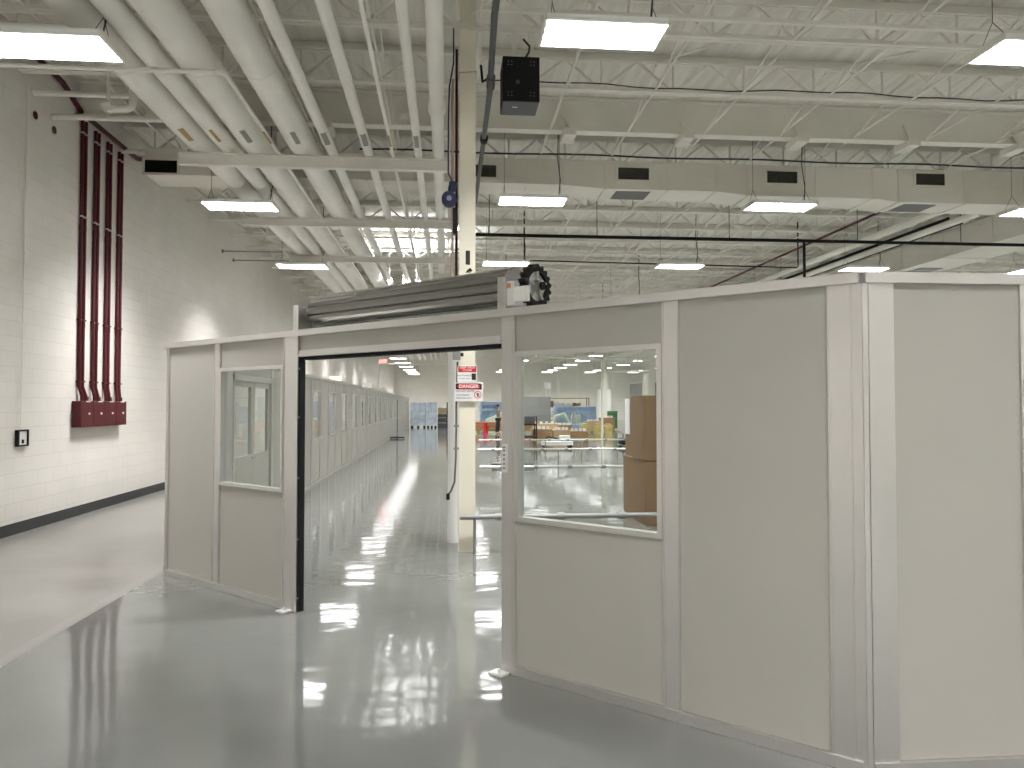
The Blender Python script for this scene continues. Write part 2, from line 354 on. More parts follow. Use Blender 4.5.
def light_label(x, y):
    if y < 5: return None
    if y < 9:
        if x < 0: return 'bright four-tube ceiling light at the top left, above the left wall and pipes'
        if x < 3: return 'bright four-tube ceiling light nearest the black loudspeaker, largest in view'
        if x < 8: return 'bright four-tube ceiling light cut by the top right corner of the view'
    elif y < 15:
        if x < 0: return 'ceiling light hung beside the left block wall, below the second pipe support'
        if x < 3: return 'ceiling light just right of the lettered cream column, under the duct'
        if x < 8: return 'ceiling light under the duct between its middle grilles'
        if x < 12: return 'ceiling light at the right edge of the view under the duct'
    elif y < 20:
        if x < 0: return 'ceiling light above the left end of the coiled roller door'
        if x < 3: return 'ceiling light showing just above the coiled roller door right end'
        if x < 8: return 'ceiling light hanging above the angled partition, beyond the black pipe'
        if x < 12: return 'ceiling light just above the partition corner post'
    return None
for y in rows:
    for x in cols:
        if y > 45 and x > 31: continue
        if y < 5 and x > 22: continue
        if firstl: o = L0; firstl = False
        else: o = copy_tree(L0)
        o.location = (x, y, LZ)
        if x < 0:
            o.location = {3: (-3.64, 7.27, 4.98), 4: (-3.39, 12.93, 4.98), 5: (-3.39, 18.4, 4.97)}.get(rows.index(y), (-3.39, y + .3, 4.97))
            for ch in list(o.children):
                if ch.name.startswith('fixture_lamp'): ch.data = LD1 if rows.index(y) == 3 else LDW
                if ch.name.startswith('added_uplight'): bpy.data.objects.remove(ch)
        if y < 5: lb = 'white four-tube ceiling light behind the viewpoint'
        else: lb = 'small distant ceiling light, %s row down the hall, %s from the left wall' % (ordn(rows.index(y) - 3), ordn(cols.index(x)))
        tag(o, light_label(x, y) or lb, 'light', 'suspended fluorescent ceiling lights')

# added unseen floodlights below the pipes, brightening the deck beyond the third support
for x, y in ((-1.42, 22.02), (-0.66, 22.02)):
    fr = thing('added_flood_light', 'added unseen cool white floodlight aimed up at the roof deck behind the coiled door, %s one' % ('left' if x < -1 else 'right'), 'light', (x, y, 5.02))
    MB().box(-.3, .3, -.12, .12, 0, .1).build('housing', 'white', fr)
    MB().box(-.27, .27, -.1, .1, .1, .104).build('lens', 'added_flood', fr)
    MB().cyl((-.2, 0, .05), (-.2, .0, ZB - 5.02), .006, 6).cyl((.2, 0, .05), (.2, .0, ZB - 5.02), .006, 6).build('hanger', 'white', fr)
    ld = bpy.data.lights.new('added_flood_lamp', 'AREA'); ld.shape = 'RECTANGLE'; ld.size = .5; ld.size_y = .2; ld.energy = 330; ld.color = (.88, .91, 1)
    ld.spread = math.radians(115)
    lo = bpy.data.objects.new('added_flood_lamp', ld); COL.objects.link(lo); lo.parent = fr; lo.location = (0, 0, .11); lo.rotation_euler = (PI, 0, 0)

# ------------------------------------------------------------ pipes under the roof
YT = [10.95, 14.63, 18.31]       # pipe supports
K = .898
ZP = 5.22                     # top of the supports
def yrings(x, z, r, y0, y1): return [(x, y0, z), (x, y1, z)]
pipes = [  # x, radius, y end, label tag, label text
    (-3.83, .205, 60, 'labelo', 'thick white pipe nearest the left wall, leftmost of the overhead run'),
    (-3.40, .135, 60, 'labelo', 'medium white pipe squeezed between the two leftmost thick overhead pipes'),
    (-2.98, .225, 60, 'label', 'thickest white overhead pipe, third from the left wall'),
    (-2.63, .025, 60, 'labelo', 'thin white overhead conduit between the two thickest pipes'),
    (-2.27, .205, 60, 'label', 'thick white overhead pipe, the rightmost of the thick ones'),
    (-1.80, .078, 60, 'label', 'slim white overhead pipe just right of the thick pipes'),
    (-1.23, .073, 60, 'label', 'slim white overhead pipe midway between the thick pipes and the column'),
    (-0.845, .028, 60, 'labelo', 'thinnest white overhead pipe, with an ochre tag, left of the column'),
    (-0.45, .062, 60, 'label', 'straight slim white overhead pipe, second left of the column'),
]
for x, r, ye, lt_, lb in pipes:
    x *= K; r *= K; ys0 = 8.32 if lb.startswith('thin white overhead') else -4
    z = ZP + r + .004
    pr = thing('overhead_pipe', lb, 'pipe', (x, 0, z))
    m = MB(); ys = [-4.0]
    m.tube([(0, ys0, 0), (0, ye, 0)], r, 24 if r > .1 else 14)
    m.build('pipe', 'pipe', pr)
    if r > .06:
        for yy in (2, 5.6, 8.4, 12.7, 16.5, 20.2, 23.3, 27):
            MB().tube([(0, yy, 0), (0, yy + .05, 0)], r + .004, 20).build('joint_band', 'pipe', pr)
    # wrapped label on the underside
    a0 = -PI / 2
    vs = []; rr = r + .006
    yl = 10.0
    for yy in (yl, yl + .45):
        for k in range(5):
            a = a0 + (k / 4 - .5) * (1.0 if r < .1 else .35) + (.25 if x < -1 else .0)
            vs.append((rr * math.cos(a), yy, rr * math.sin(a)))
    MB().add(vs, [(k, k + 1, k + 6, k + 5) for k in range(4)]).build('pipe_label', lt_, pr)
# insulated pipe with lumpy valves next to the column
pr = thing('overhead_pipe', 'lumpy insulated white pipe with flanges, directly left of the lettered column', 'pipe', (-.117, 0, ZP + .092))
pts = [(0, y_, 0) for y_ in (-4, 6.7, 7.5, 7.55, 8.35, 8.4, 8.6, 9.1, 9.16, 9.3, 9.34, 11, 14.4, 19.5, 19.7, 19.8)]
rad = [.085, .085, .085, .09, .09, .086, .086, .086, .112, .112, .083, .083, .083, .083, .065, .03]
MB().tube(pts, .1, 20, radii=rad).build('pipe', 'pipe', pr)
MB().tube([(0, 19.6, .0), (0, 19.8, -.05), (0, 19.85, -.18)], .09, 16).build('elbow', 'pipe', pr)
MB().cyl((.08, 10.3, 0), (.15, 10.3, .0), .027, 8).build('valve_stub', 'pipe', pr)

def channel(x0, x1, y, h=.2, label=''):
    r = thing('pipe_support', label, 'support', (0, y, ZP))
    MB().box(x0, x1, -.006, .006, -h, 0).box(x0, x1, -.05, .05, -.012, 0).box(x0, x1, -.05, .05, -h, -h + .012).build('channel', 'pipe', r)
    for xx in (x0 + .08, x1 - .06):
        MB().cyl((xx, .03, -h), (xx, .03, ZB - ZP), .012, 8).build('hanger_rod', 'pipe', r)
    return r
channel(-3.72, .1, YT[0], .17, 'white steel channel under the overhead pipes, nearest of the three pipe supports')
channel(-3.8, .1, YT[1], .15, 'white steel channel under the overhead pipes, middle of the three pipe supports')
channel(-3.68, .1, YT[2], .14, 'white steel channel under the overhead pipes, farthest of the three pipe supports')

# thin white conduit elbowing in front of the pipes
zc = 5.2
r = thing('conduit', 'thin white conduit from the left wall elbowing below the overhead pipes', 'conduit')
MB().tube([(XL + .02, 8.2, zc), (-2.43, 8.2, zc)], .024, 10).build('run', 'pipe', r)
MB().tube([(-2.43, 8.2, zc), (-2.36, 8.22, zc + .005), (-2.36, 8.31, zc + .03)], .03, 10).build('elbow_box', 'pipe', r)

# u shaped pipe hung near the left wall
r = thing('bent_pipe', 'white u-shaped pipe with elbows hanging near the left wall under the roof', 'pipe')
MB().tube([(-4.05, 10.2, 6.0), (-4.05, 10.2, 5.62), (-4.07, 10.2, 5.56), (-4.12, 10.2, 5.54), (-4.36, 10.2, 5.52)], .05, 12).build('pipe', 'pipe', r)
MB().tube([(-4.36, 10.2, 5.46), (-4.36, 10.2, 5.8), (-4.36, 10.2, ZD - .002)], .022, 10).build('riser', 'pipe', r)
MB().box(-4.41, -4.31, 10.15, 10.25, 5.49, 5.6).build('fitting', 'pipe', r)
r = tag(MB().cyl((-5.05, 9.6, 5.95), (-5.05, 9.6, ZD - .002), .11, 20).build('vent_stack', 'pipe'), 'short white vertical stub of vent pipe at the top left under the roof', 'pipe')
# crossing pipes near the left wall
for i, (y_, z_, x1) in enumerate(((8.9, 5.95, -3.5), (10.9, 5.98, -4.1), (11.4, 5.84, -3.9))):
    tag(MB().cyl((XL + .01, y_, z_), (x1, y_, z_), .04, 10).build('cross_pipe', 'pipe'),
        ['white cross pipe from the left wall, highest one behind the top left light',
         'white cross pipe from the left wall just before the duct end',
         'white cross pipe from the left wall, lowest above the left duct grille'][i], 'pipe')

# ------------------------------------------------------------ long duct across the hall
dy0, dy1 = 13.5, 14.25
r = thing('air_duct', 'long white rectangular air duct crossing the whole hall below the joists', 'duct', (0, dy0, 0))
segs = [(-5.15, 2.1, 5.655, 6.11), (2.85, 4.9, 5.60, 6.11), (5.5, 7.9, 5.54, 6.11), (8.4, 34, 5.485, 6.11)]
D = dy1 - dy0
m = MB()
for i, (a, b, z0, z1) in enumerate(segs):
    m.box(a, b, 0, D, z0, z1)
    if i < 3:
        a2, _, z02, _ = segs[i + 1]
        m.add([(b, 0, z0), (b, D, z0), (b, D, z1), (b, 0, z1), (a2, 0, z02), (a2, D, z02), (a2, D, z1), (a2, 0, z1)],
              [(0, 1, 5, 4), (2, 3, 7, 6), (0, 4, 7, 3), (1, 2, 6, 5)])
m.build('duct_body', 'duct', r)
def zat(x):
    for i, (a, b, z0, z1) in enumerate(segs):
        if a <= x <= b: return z0
        if i < 3 and b < x < segs[i + 1][0]:
            t = (x - b) / (segs[i + 1][0] - b); return z0 * (1 - t) + segs[i + 1][2] * t
    return segs[-1][2]
for x in [-3.9, -2.7, -1.4, -.3, 1.45, 2.1, 2.85, 4.0, 4.9, 5.5, 6.8, 7.9, 8.4, 9.7, 10.9, 12.2, 14]:
    z0 = zat(x)
    MB().box(x - .012, x + .012, -.02, D + .02, z0 - .02, z0 - .001).box(x - .012, x + .012, -.02, -.001, z0 - .002, 6.11).build('seam_flange', 'duct', r)
# cross-break creases
cb = MB()
xs = [-1.4, .2, 1.45, 2.85, 4.0, 5.5, 6.8, 8.4, 9.7, 10.9, 12.2]
for a, b in zip(xs, xs[1:]):
    if b - a < 1.1: continue
    z0 = max(zat(a), zat(b)) + .01
    for p, q in (((a + .03, -.001, z0), (b - .03, -.001, 6.1)), ((a + .03, -.001, 6.1), (b - .03, -.001, z0))): cb.beam(p, q, .004, .008)
cb.build('cross_break', 'duct', r)
for x, z, w_ in ((-4.88, 5.79, .27), (-2.26, 5.85, .14), (.62, 5.86, .26), (3.37, 5.88, .285), (6.15, 5.888, .29), (9.02, 5.92, .285)):
    fr = MB().box(x - w_ - .04, x + w_ + .04, -.03, -.002, z - .15, z - .11).box(x - w_ - .04, x + w_ + .04, -.03, -.002, z + .11, z + .15)
    fr.box(x - w_ - .04, x - w_, -.03, -.002, z - .11, z + .11).box(x + w_, x + w_ + .04, -.03, -.002, z - .11, z + .11)
    f = fr.build('grille_frame', 'duct', r)
    gb = MB().box(x - w_, x + w_, -.006, -.001, z - .11, z + .11)
    for k in range(8): gb.box(x - w_, x + w_, -.022, -.008, z - .105 + k * .028, z - .097 + k * .028)
    gb.build('grille', 'dark' if x < -4 else 'grille', f)
for x in (3.4, 8.9):
    z0 = zat(x)
    g_ = MB().box(x - .32, x + .32, .12, D - .1, z0 - .012, z0 - .001)
    for k in range(7): g_.box(x - .3, x + .3, .15 + k * .07, .17 + k * .07, z0 - .02, z0 - .012)
    g_.build('bottom_grille', 'grey', r)

# second duct running down the hall on the right
r = thing('air_duct', 'white rectangular air duct running down the right side of the hall', 'duct', (12.5, 14.3, 0))
MB().box(0, 1.25, 0, 46, 5.42, 6.05).build('duct_body', 'duct', r)
cb = MB()
for k in range(26):
    yy = .4 + 1.75 * k
    MB().box(-.02, 1.27, yy - .012, yy + .012, 5.4, 5.419).box(-.02, -.001, yy - .012, yy + .012, 5.419, 6.05).build('seam_flange', 'duct', r)
    for p, q in (((-.002, yy + .03, 5.44), (-.002, yy + 1.72, 6.03)), ((-.002, yy + .03, 6.03), (-.002, yy + 1.72, 5.44))): cb.beam(p, q, .006, .006)
cb.build('cross_break', 'duct', r)
for yy in (5.3, 10, 16): MB().box(.3, .95, yy, yy + 1.1, 5.405, 5.419).build('bottom_grille', 'grey', r)
# pipes and cable tray alongside
for i, (x, z_, r_) in enumerate(((10.55, 5.86, .09), (11.05, 5.7, .075))):
    tag(MB().cyl((x, 14.9, z_), (x, 60, z_), r_, 14).build('overhead_pipe', 'pipe'),
        ['white pipe running down the hall left of the right duct, upper of the pair', 'white pipe running down the hall beside the right duct, lower of the pair'][i], 'pipe')
tag(MB().box(11.25, 11.6, 16.2, 60, 5.78, 5.84).box(11.25, 11.28, 16.2, 60, 5.84, 5.93).box(11.57, 11.6, 16.2, 60, 5.84, 5.93).build('cable_tray', 'dark'), 'black cable tray between the white pipes and the right duct', 'cable tray')
tag(MB().cyl((9.4, 15, 5.9), (9.4, 50, 5.9), .03, 8).build('red_conduit', 'red'), 'thin dark red conduit under the roof left of the right duct pipes', 'conduit')

# black pipe across, with a drop
r = thing('black_pipe', 'long thin black pipe crossing the hall from the column, with a vertical drop', 'pipe')
MB().cyl((.5, 16, 5.28), (22, 16, 5.28), .035, 10).build('run', 'dark', r)
MB().cyl((7.78, 16, 0.002), (7.78, 16, 5.28), .03, 10).build('drop', 'dark', r)
hg = MB()
for x in (.9, 3.2, 6.1, 9.0, 11.4, 14): hg.cyl((x, 16, 5.3), (x, 16, ZD - .002), .008, 6)
hg.build('hanger_rod', 'dark', r)
tag(MB().tube([(2.0, 19.5, ZD - .01), (2.0, 19.5, 5.46), (2.04, 19.5, 5.42), (9.46, 19.9, 5.42), (9.5, 19.9, 5.46), (9.5, 19.9, ZD - .01)], .018, 8).build('conduit', 'dark'), 'thin dark conduit crossing beyond the black pipe', 'conduit')
# dark blue cable draped along the third joist, and one behind the beam
m = MB(); pts = []
for k in range(60):
    x = .5 + k * .35; pts.append((x, 10.45, ZB + .06 + .02 * math.sin(k * .55) + .012 * math.sin(k * 1.7)))
m.tube(pts, .009, 6); tag(m.build('draped_cable', 'cable'), 'dark cable draped along the joist behind the loudspeaker', 'cable')
m = MB(); pts = [(-1.5 + k * .45, 13.3, 6.13 + .012 * math.sin(k * .9)) for k in range(50)]
m.tube(pts, .016, 6); tag(m.build('draped_cable', 'cable'), 'dark cable running just above the long duct', 'cable')
for i, (p, q) in enumerate([((x_, 8.9, ZB + .04), (x_ - .5, 10.54, ZT - .03)) for x_ in (3.5, 6.1, 9.4)]):
    tag(MB().cyl(p, q, .018, 8).build('sway_brace', 'joist'), 'thin white diagonal brace between roof joists, %s of three above the duct' % ['left', 'middle', 'right'][i], 'brace', 'diagonal roof braces')

# ------------------------------------------------------------ columns
def column(x, y, label, name='steel_column', m='cream', g=None, wf_=.19, df=.2):
    r = thing(name, label, 'column', (x, y, 0), 0, g)
    t = .014; w2 = wf_ / 2
    MB().box(-w2, w2, -df / 2, -df / 2 + t, 0.012, ZD - .004).box(-w2, w2, df / 2 - t, df / 2, 0.012, ZD - .004).box(-t / 2, t / 2, -df / 2 + t, df / 2 - t, 0.012, ZD - .004).build('shaft', m, r)
    MB().box(-w2 - .003, w2 + .003, -df / 2 - .003, df / 2 + .003, 0.001, .014).build('base_plate', m, r)
    return r
c0 = column(.245, 9.0, 'cream steel column painted with the letter J and a number, just inside the doorway', m='cream')
text('painted_letter', 'J', .20, 'ink', c0, facing(0.005, -.1015, 3.41), bold=.016)
text('painted_number', '6', .16, 'ink', c0, facing(0.02, -.1015, 3.22), bold=.014)
MB().tube([(-.1, -.106, 5.6), (.1, -.106, 5.62), (.1, .106, 5.6), (-.1, .106, 5.6), (-.1, -.106, 5.6)], .006, 6).build('strap', 'tan', c0)
for x, y, lb in ((10.7, 51, 'white steel column far across the hall, seen through the large window at centre'),
                 (13.05, 59, 'white steel column far across the hall, right of the centre one in the large window'),
                 (13.0, 75, 'white steel column against the far wall behind the blue wrapped stack'),
                 (11.1, 75, 'white steel column near the far wall above the wooden shelving'),
                 (10.6, 40.1, 'white steel column seen above the cardboard boxes, left of two'),
                 (9.7, 35.5, 'white steel column seen above the cardboard boxes, right of two'),
                 (16.9, 30, 'white steel column standing up to the right duct, right of a pair'),
                 (16.2, 30, 'white steel column standing up to the right duct, left of a pair')):
    column(x, y, lb, m='white', wf_=.26, df=.26)

# pipes and cables beside the column
r = tag(MB().cyl((.09, 9.55, 0.001), (.09, 9.55, 2.62), .068, 16).build('riser_pipe', 'signw'), 'white round riser pipe standing beside the lettered cream column', 'pipe')
tag(MB().cyl((.118, 9.06, 2.7), (.118, 9.06, 5.95), .016, 10).build('red_conduit', 'red'), 'dark red conduit on the left edge of the lettered column', 'conduit')
tag(MB().tube([(.07, 9.0, 2.66), (.07, 9.0, 4.9), (.06, 9.0, 5.2), (.07, 9.0, 5.4), (.075, 8.96, 5.55)], .016, 10).build('tan_conduit', 'tan'), 'tan conduit running up left of the lettered column beside the red one', 'conduit')
r = thing('hanging_cable', 'dark olive cable hanging down the column with a plug at its end', 'cable')
MB().tube([(.132, 8.87, 2.2), (.128, 8.9, 2.0), (.12, 8.9, 1.7), (.118, 8.87, 1.4), (.115, 8.84, 1.1), (.1, 8.8, .82), (.06, 8.79, .72), (.03, 8.79, .68)], .011, 8).build('cord', 'cableb', r)
MB().box(.005, .045, 8.77, 8.81, .62, .69).build('plug', 'dark', r)
for z_ in (1.46, 1.2): MB().box(.09, .15, 8.835, 8.86, z_ - .012, z_ + .012).build('clip', 'grey', r)
r = thing('junction_box', 'small grey electrical box high on the column behind the door header', 'electrical box', (.12, 8.82, 2.22))
MB().box(-.045, .045, -.04, .04, 0, .12).build('box', 'grey', r, .005); MB().box(.045, .08, -.02, .02, .04, .08).build('knob', 'dark', r)

# signs on the column
r = thing('warning_sign', 'small white sign with a red heading, upper of two signs on the column', 'sign', (.245, 8.872, 2.06))
MB().box(-.115, .115, -.004, .004, -.09, .1).build('plate', 'signw', r)
MB().box(-.105, .105, -.006, -.004, .02, .09).build('heading_band', 'signr', r)
text('lettering', 'KEEP AREA', .036, 'signw', r, facing(0, -.007, .073))
text('lettering', 'CLEAR', .036, 'signw', r, facing(0, -.007, .042))
text('lettering', 'NO STORAGE', .026, 'ink', r, facing(-.035, -.005, -.02)); text('lettering', 'AT ANY TIME', .022, 'ink', r, facing(-.035, -.005, -.055))
MB().box(.05, .1, -.006, -.004, -.07, .005).build('pictogram', 'ink', r)
r = thing('danger_sign', 'white DANGER sign with red oval heading, lower of two signs on the column', 'sign', (.262, 8.866, 1.86))
MB().box(-.165, .165, -.004, .004, -.118, .1).build('plate', 'signw', r, .004)
h_ = MB().box(-.15, .15, -.006, -.004, .02, .09).build('heading_band', 'ink', r)
MB().prism([(.13 * math.copysign(abs(math.cos(a)) ** .5, math.cos(a)), .055 + .03 * math.copysign(abs(math.sin(a)) ** .7, math.sin(a))) for a in [2 * PI * k / 32 for k in range(32)]], lambda a, b, h: (a, h, b), -.0085, -.006).build('oval', 'signr', h_)
text('lettering', 'DANGER', .056, 'signw', h_, facing(0, -.0095, .055), bold=.001)
text('lettering', 'DO NOT ENTER', .029, 'ink', r, facing(-.145, -.0055, -.002), align='LEFT')
text('lettering', 'AUTHORIZED', .024, 'ink', r, facing(-.145, -.0055, -.045), align='LEFT')
text('lettering', 'PERSONNEL ONLY', .022, 'ink', r, facing(-.145, -.0055, -.08), align='LEFT')
ring = [(.105 + .04 * math.cos(2 * PI * k / 24), -.0065, -.04 + .04 * math.sin(2 * PI * k / 24)) for k in range(25)]
pz = MB().tube(ring, .0035, 6).beam((.077, -.0075, -.012), (.133, -.0075, -.068), .004, .006).build('prohibition_ring', 'signr', r)
MB().box(.098, .112, -.0065, -.0045, -.065, -.022).box(.092, .118, -.0065, -.0045, -.04, -.03).build('figure', 'ink', r)

# blue hoist reel hanging left of column
r = thing('hoist_reel', 'dark blue hoist reel hanging on a blue cable left of the column', 'hoist', (.03, 8.75, 4.06))
MB().tube([(0, -.05, 0), (0, .05, 0)], .085, 24).build('drum', 'blue', r)
MB().tube([(0, -.06, 0), (0, -.05, 0)], .03, 16).build('hub', 'grey', r)
MB().tube([(.03, 0, .1), (.045, 0, .2)], .045, 12).build('body', 'blue', r)
MB().tube([(.03, 0, .22), (-.01, 0, .3), (-.01, 0, .9), (.0, 0, 1.3), (.05, 0, 1.6), (.05, .14, 2.07)], .009, 8).build('cable', 'blue', r)
MB().box(.04, .085, -.03, .03, -.4, -.10).build('bracket', 'dark', r)
# grey pvc conduit on the right
r = thing('grey_conduit', 'dark grey conduit with couplings running down the hall right of the column', 'conduit')
MB().tube([(.47, 3.0, 5.48), (.46, 7.3, 5.48), (.52, 9.2, 5.48), (.545, 16, 5.48)], .034, 14).build('run', 'greyd', r)
MB().tube([(.508, 8.7, 5.48), (.52, 9.0, 5.48)], .05, 14).build('coupling', 'greyd', r)
MB().tube([(.53, 10.7, 5.48), (.532, 10.85, 5.48)], .055, 14).build('coupling', 'dark', r)
MB().tube([(.5, 8.8, 5.52), (.42, 8.9, 5.5), (.40, 8.9, 5.7)], .015, 8).build('hook', 'dark', r)

# black loudspeaker hung from the joist
r = thing('loudspeaker', 'black boxy loudspeaker hung from the roof joist by two white posts', 'loudspeaker', (.86, 8.72, 5.22))
MB().box(-.215, .215, 0, .43, .0, .52).build('cabinet', 'dark', r, .008)
MB().box(-.21, .21, .01, .42, -.012, .0).build('bottom_panel', 'greyd', r)
lg = MB()
for k in range(3): lg.box(-.09 + k * .022, -.075 + k * .022, .15, .18, -.014, -.012)
lg.build('badge', 'signw', r)
bt = MB()
for x in (-.15, -.11, .11, .15):
    for z_ in (.06, .10, .42, .46): bt.cyl((x, -.004, z_), (x, 0, z_), .006, 8)
bt.build('bolt_heads', 'grey', r)
MB().cyl((-.04, -.006, .22), (-.04, .0, .22), .025, 16).build('port_cap', 'greyd', r)
for x in (-.06, .14): MB().box(x - .03, x + .03, .2, .26, .52, ZB - 5.22).build('mounting_post', 'joist', r)
MB().tube([(0.04, .1, .52), (.1, .1, .62), (.11, .12, .7), (.04, .16, .8)], .012, 8).build('cord', 'cable', r)

# ------------------------------------------------------------ left wall fittings
for k in range(4):
    y0 = 12.12 + .415 * k
    nm = ['nearest, leftmost', 'second from the left', 'third from the left', 'rightmost, farthest'][k]
    r = thing('control_box', 'dark red metal electrical box on the left wall, %s of the four' % nm, 'electrical box', (XL + .002, y0, 1.36))
    MB().box(0, .14, 0, .405, 0, .4).build('box', 'red', r, .006)
    MB().box(.14, .146, .24, .29, .19, .22).build('lock_plate', 'signw', r)
    MB().box(.14, .145, .16, .3, .385, .4).build('latch', 'signw', r)
    for j, yy in enumerate((.0, .115)):
        yp = 12.27 + .445 * k + yy; dy = y0 + .2 + yy - yp
        p = thing('wall_conduit', 'dark red conduit above the %s red wall box, %s of its pair' % (nm.split(',')[0], 'left' if j == 0 else 'right'), 'conduit', (XL + .002, yp, 0))
        top = 6.12
        MB().tube([(.06, dy, 1.762), (.06, dy, 1.84), (.03, 0, 1.99), (.03, 0, top - .02 * k)], .026, 14).build('pipe', 'red', p)
        for zz in (2.05, 3.0, 4.6, 5.9): MB().box(0.001, .06, -.038, .038, zz, zz + .025).build('strap', 'galv' if zz > 4 else 'red', p)
        for zz in (2.9, 4.4): MB().tube([(.03, 0, zz), (.03, 0, zz + .09)], .029, 12).build('coupling', 'red', p)
    MB().tube([(.07, .37, .4), (.07, .37, .47)], .012, 8).build('stub', 'dark', r)
tag(MB().tube([(XL + .05, 10.4, 6.5), (XL + .05, 11.6, 6.42), (XL + .05, 12.2, 6.2), (XL + .05, 14.3, 6.17), (XL + .05, 15.2, 6.4)], .04, 10).build('header_conduit', 'red'), 'dark red conduit running along the top of the left wall above the risers', 'conduit')
r = thing('outlet_box', 'small open black-rimmed outlet box on the left wall with conduit above', 'electrical box', (XL + .002, 10.6, 1.15))
MB().box(0, .045, 0, .03, 0, .22).box(0, .045, .23, .26, 0, .22).box(0, .045, .03, .23, 0, .02).box(0, .045, .03, .23, .2, .22).build('rim', 'dark', r)
MB().box(0, .03, .03, .23, .02, .2).build('cover', 'signw', r)
MB().box(.03, .045, .11, .14, .04, .09).build('switch', 'dark', r)
tag(MB().cyl((XL + .03, 10.68, 1.375), (XL + .03, 10.72, 6.0), .012, 10).build('wall_conduit', 'pipe'), 'thin white conduit running up the left wall from the small outlet box', 'conduit')
for y_, z_, lb in ((10.96, 5.69, 'left'), (11.47, 5.67, 'right')):
    tag(MB().cyl((XL + .001, y_, z_), (XL + .012, y_, z_), .055, 16).build('wall_hole', 'red'), 'dark rusty round hole high on the left wall, %s of two' % lb, 'hole')
for y_, z_, lb in ((19.8, 5.59, 'upper'), (20.8, 5.55, 'lower')):
    r = thing('wall_rod', 'thin grey rod reaching from the left wall to the pipes, %s of two' % lb, 'rod', (XL + .001, y_, z_))
    MB().cyl((0, 0, 0), (1.5, 0, 0), .015, 8).build('rod', 'grey', r); MB().cyl((0, 0, 0), (.03, 0, 0), .05, 12).build('flange', 'grey', r)
tag(MB().tube([(XL + .02, 9.9, ZD - .02), (XL + .02, 9.9, 5.95)], .01, 6).build('wall_rod', 'grey'), 'short thin rod at the top of the left wall', 'rod')

# ------------------------------------------------------------ angled partition with roller door
PH = 2.32
ANG = math.radians(-44.03)
SX, SY = -2.81, 7.985
LW = 6.597
def frame_rect(m, x0, x1, z0, z1, t, y0, y1):
    m.box(x0, x1, y0, y1, z0, z0 + t).box(x0, x1, y0, y1, z1 - t, z1).box(x0, x0 + t, y0, y1, z0 + t, z1 - t).box(x1 - t, x1, y0, y1, z0 + t, z1 - t)
aw = thing('partition_wall', 'beige modular partition wall running diagonally, with roller doorway and two windows', 'partition wall', (SX, SY, 0), ANG)
T = .05
def solid(x0, x1, z0=.06, z1=PH - .05, par=aw): return MB().box(x0, x1, .012, T - .012, z0, z1).build('panel', 'panel', par)
def post(x0, x1, par=aw, z1=PH - .05): 
    m = MB().box(x0, x1, 0, T, .002, z1)
    for xx in (x0 + .008, x1 - .008): m.box(xx - .004, xx + .004, -.004, 0, .05, z1)
    return m.build('post', 'trimw', par)
def window(x0, x1, z0, z1, par=aw):
    m = MB(); frame_rect(m, x0, x1, z0 - .035, z1 + .03, .03, -.008, T + .008); f = m.build('window_frame', 'trimw', par)
    MB().box(x0 + .03, x1 - .03, T / 2 - .003, T / 2 + .003, z0 - .005, z1).build('pane', 'glass', f)
    return f
post(0, .052); solid(.052, .905); post(.905, 1.01)
solid(1.01, 2.01, .06, .965); window(1.01, 2.01, 1.0, 2.01); solid(1.01, 2.01, 2.04, PH - .05)
post(2.01, 2.085)
# left jamb deeper
MB().box(2.085, 2.225, -.012, .045, .002, PH - .05).build('jamb', 'trimw', aw)
MB().box(4.405, 4.485, 0, T + .01, .002, PH - .05).build('jamb', 'trimw', aw)
post(4.485, 4.515)
MB().box(2.232, 4.398, .01, T - .01, 2.13, PH - .05).build('header_panel', 'panel', aw)
MB().box(2.2, 4.4, -.004, .01, 2.115, 2.15).box(2.2, 4.4, -.012, .01, 2.10, 2.117).build('header_trim', 'trimw', aw)
solid(4.515, 5.555, .06, .965); window(4.515, 5.555, 1.0, 2.01); solid(4.515, 5.555, 2.04, PH - .05)
post(5.555, 5.655); solid(5.655, 6.435); post(6.435, 6.545)
MB().box(6.545, LW + .0, .006, T, .002, PH - .05).build('corner_bevel', 'trimw', aw)
for a, b in ((0, 2.085), (4.485, LW - .02)): MB().box(a + .01, b, -.012, T + .01, .001, .058).build('base_channel', 'trimw', aw)
MB().box(-.02, LW - .01, -.02, T + .02, PH - .05, PH).build('top_rail', 'trimw', aw)
for xx in (2.12, 4.43):
    MB().box(xx - .055, xx + .05, -.095, -.012, .001, .014).cyl((xx, -.055, .014), (xx, -.055, .035), .01, 8).build('floor_plate', 'signw', aw)
# small keypad on the jamb
k_ = MB().box(4.43, 4.46, -.022, -.001, 1.27, 1.45).build('keypad', 'signw', aw)
kb = MB()
for i in range(5): kb.box(4.438, 4.452, -.025, -.022, 1.29 + i * .028, 1.305 + i * .028)
kb.box(4.434, 4.456, -.026, -.022, 1.425, 1.435).build('keypad_buttons', 'grey', k_)

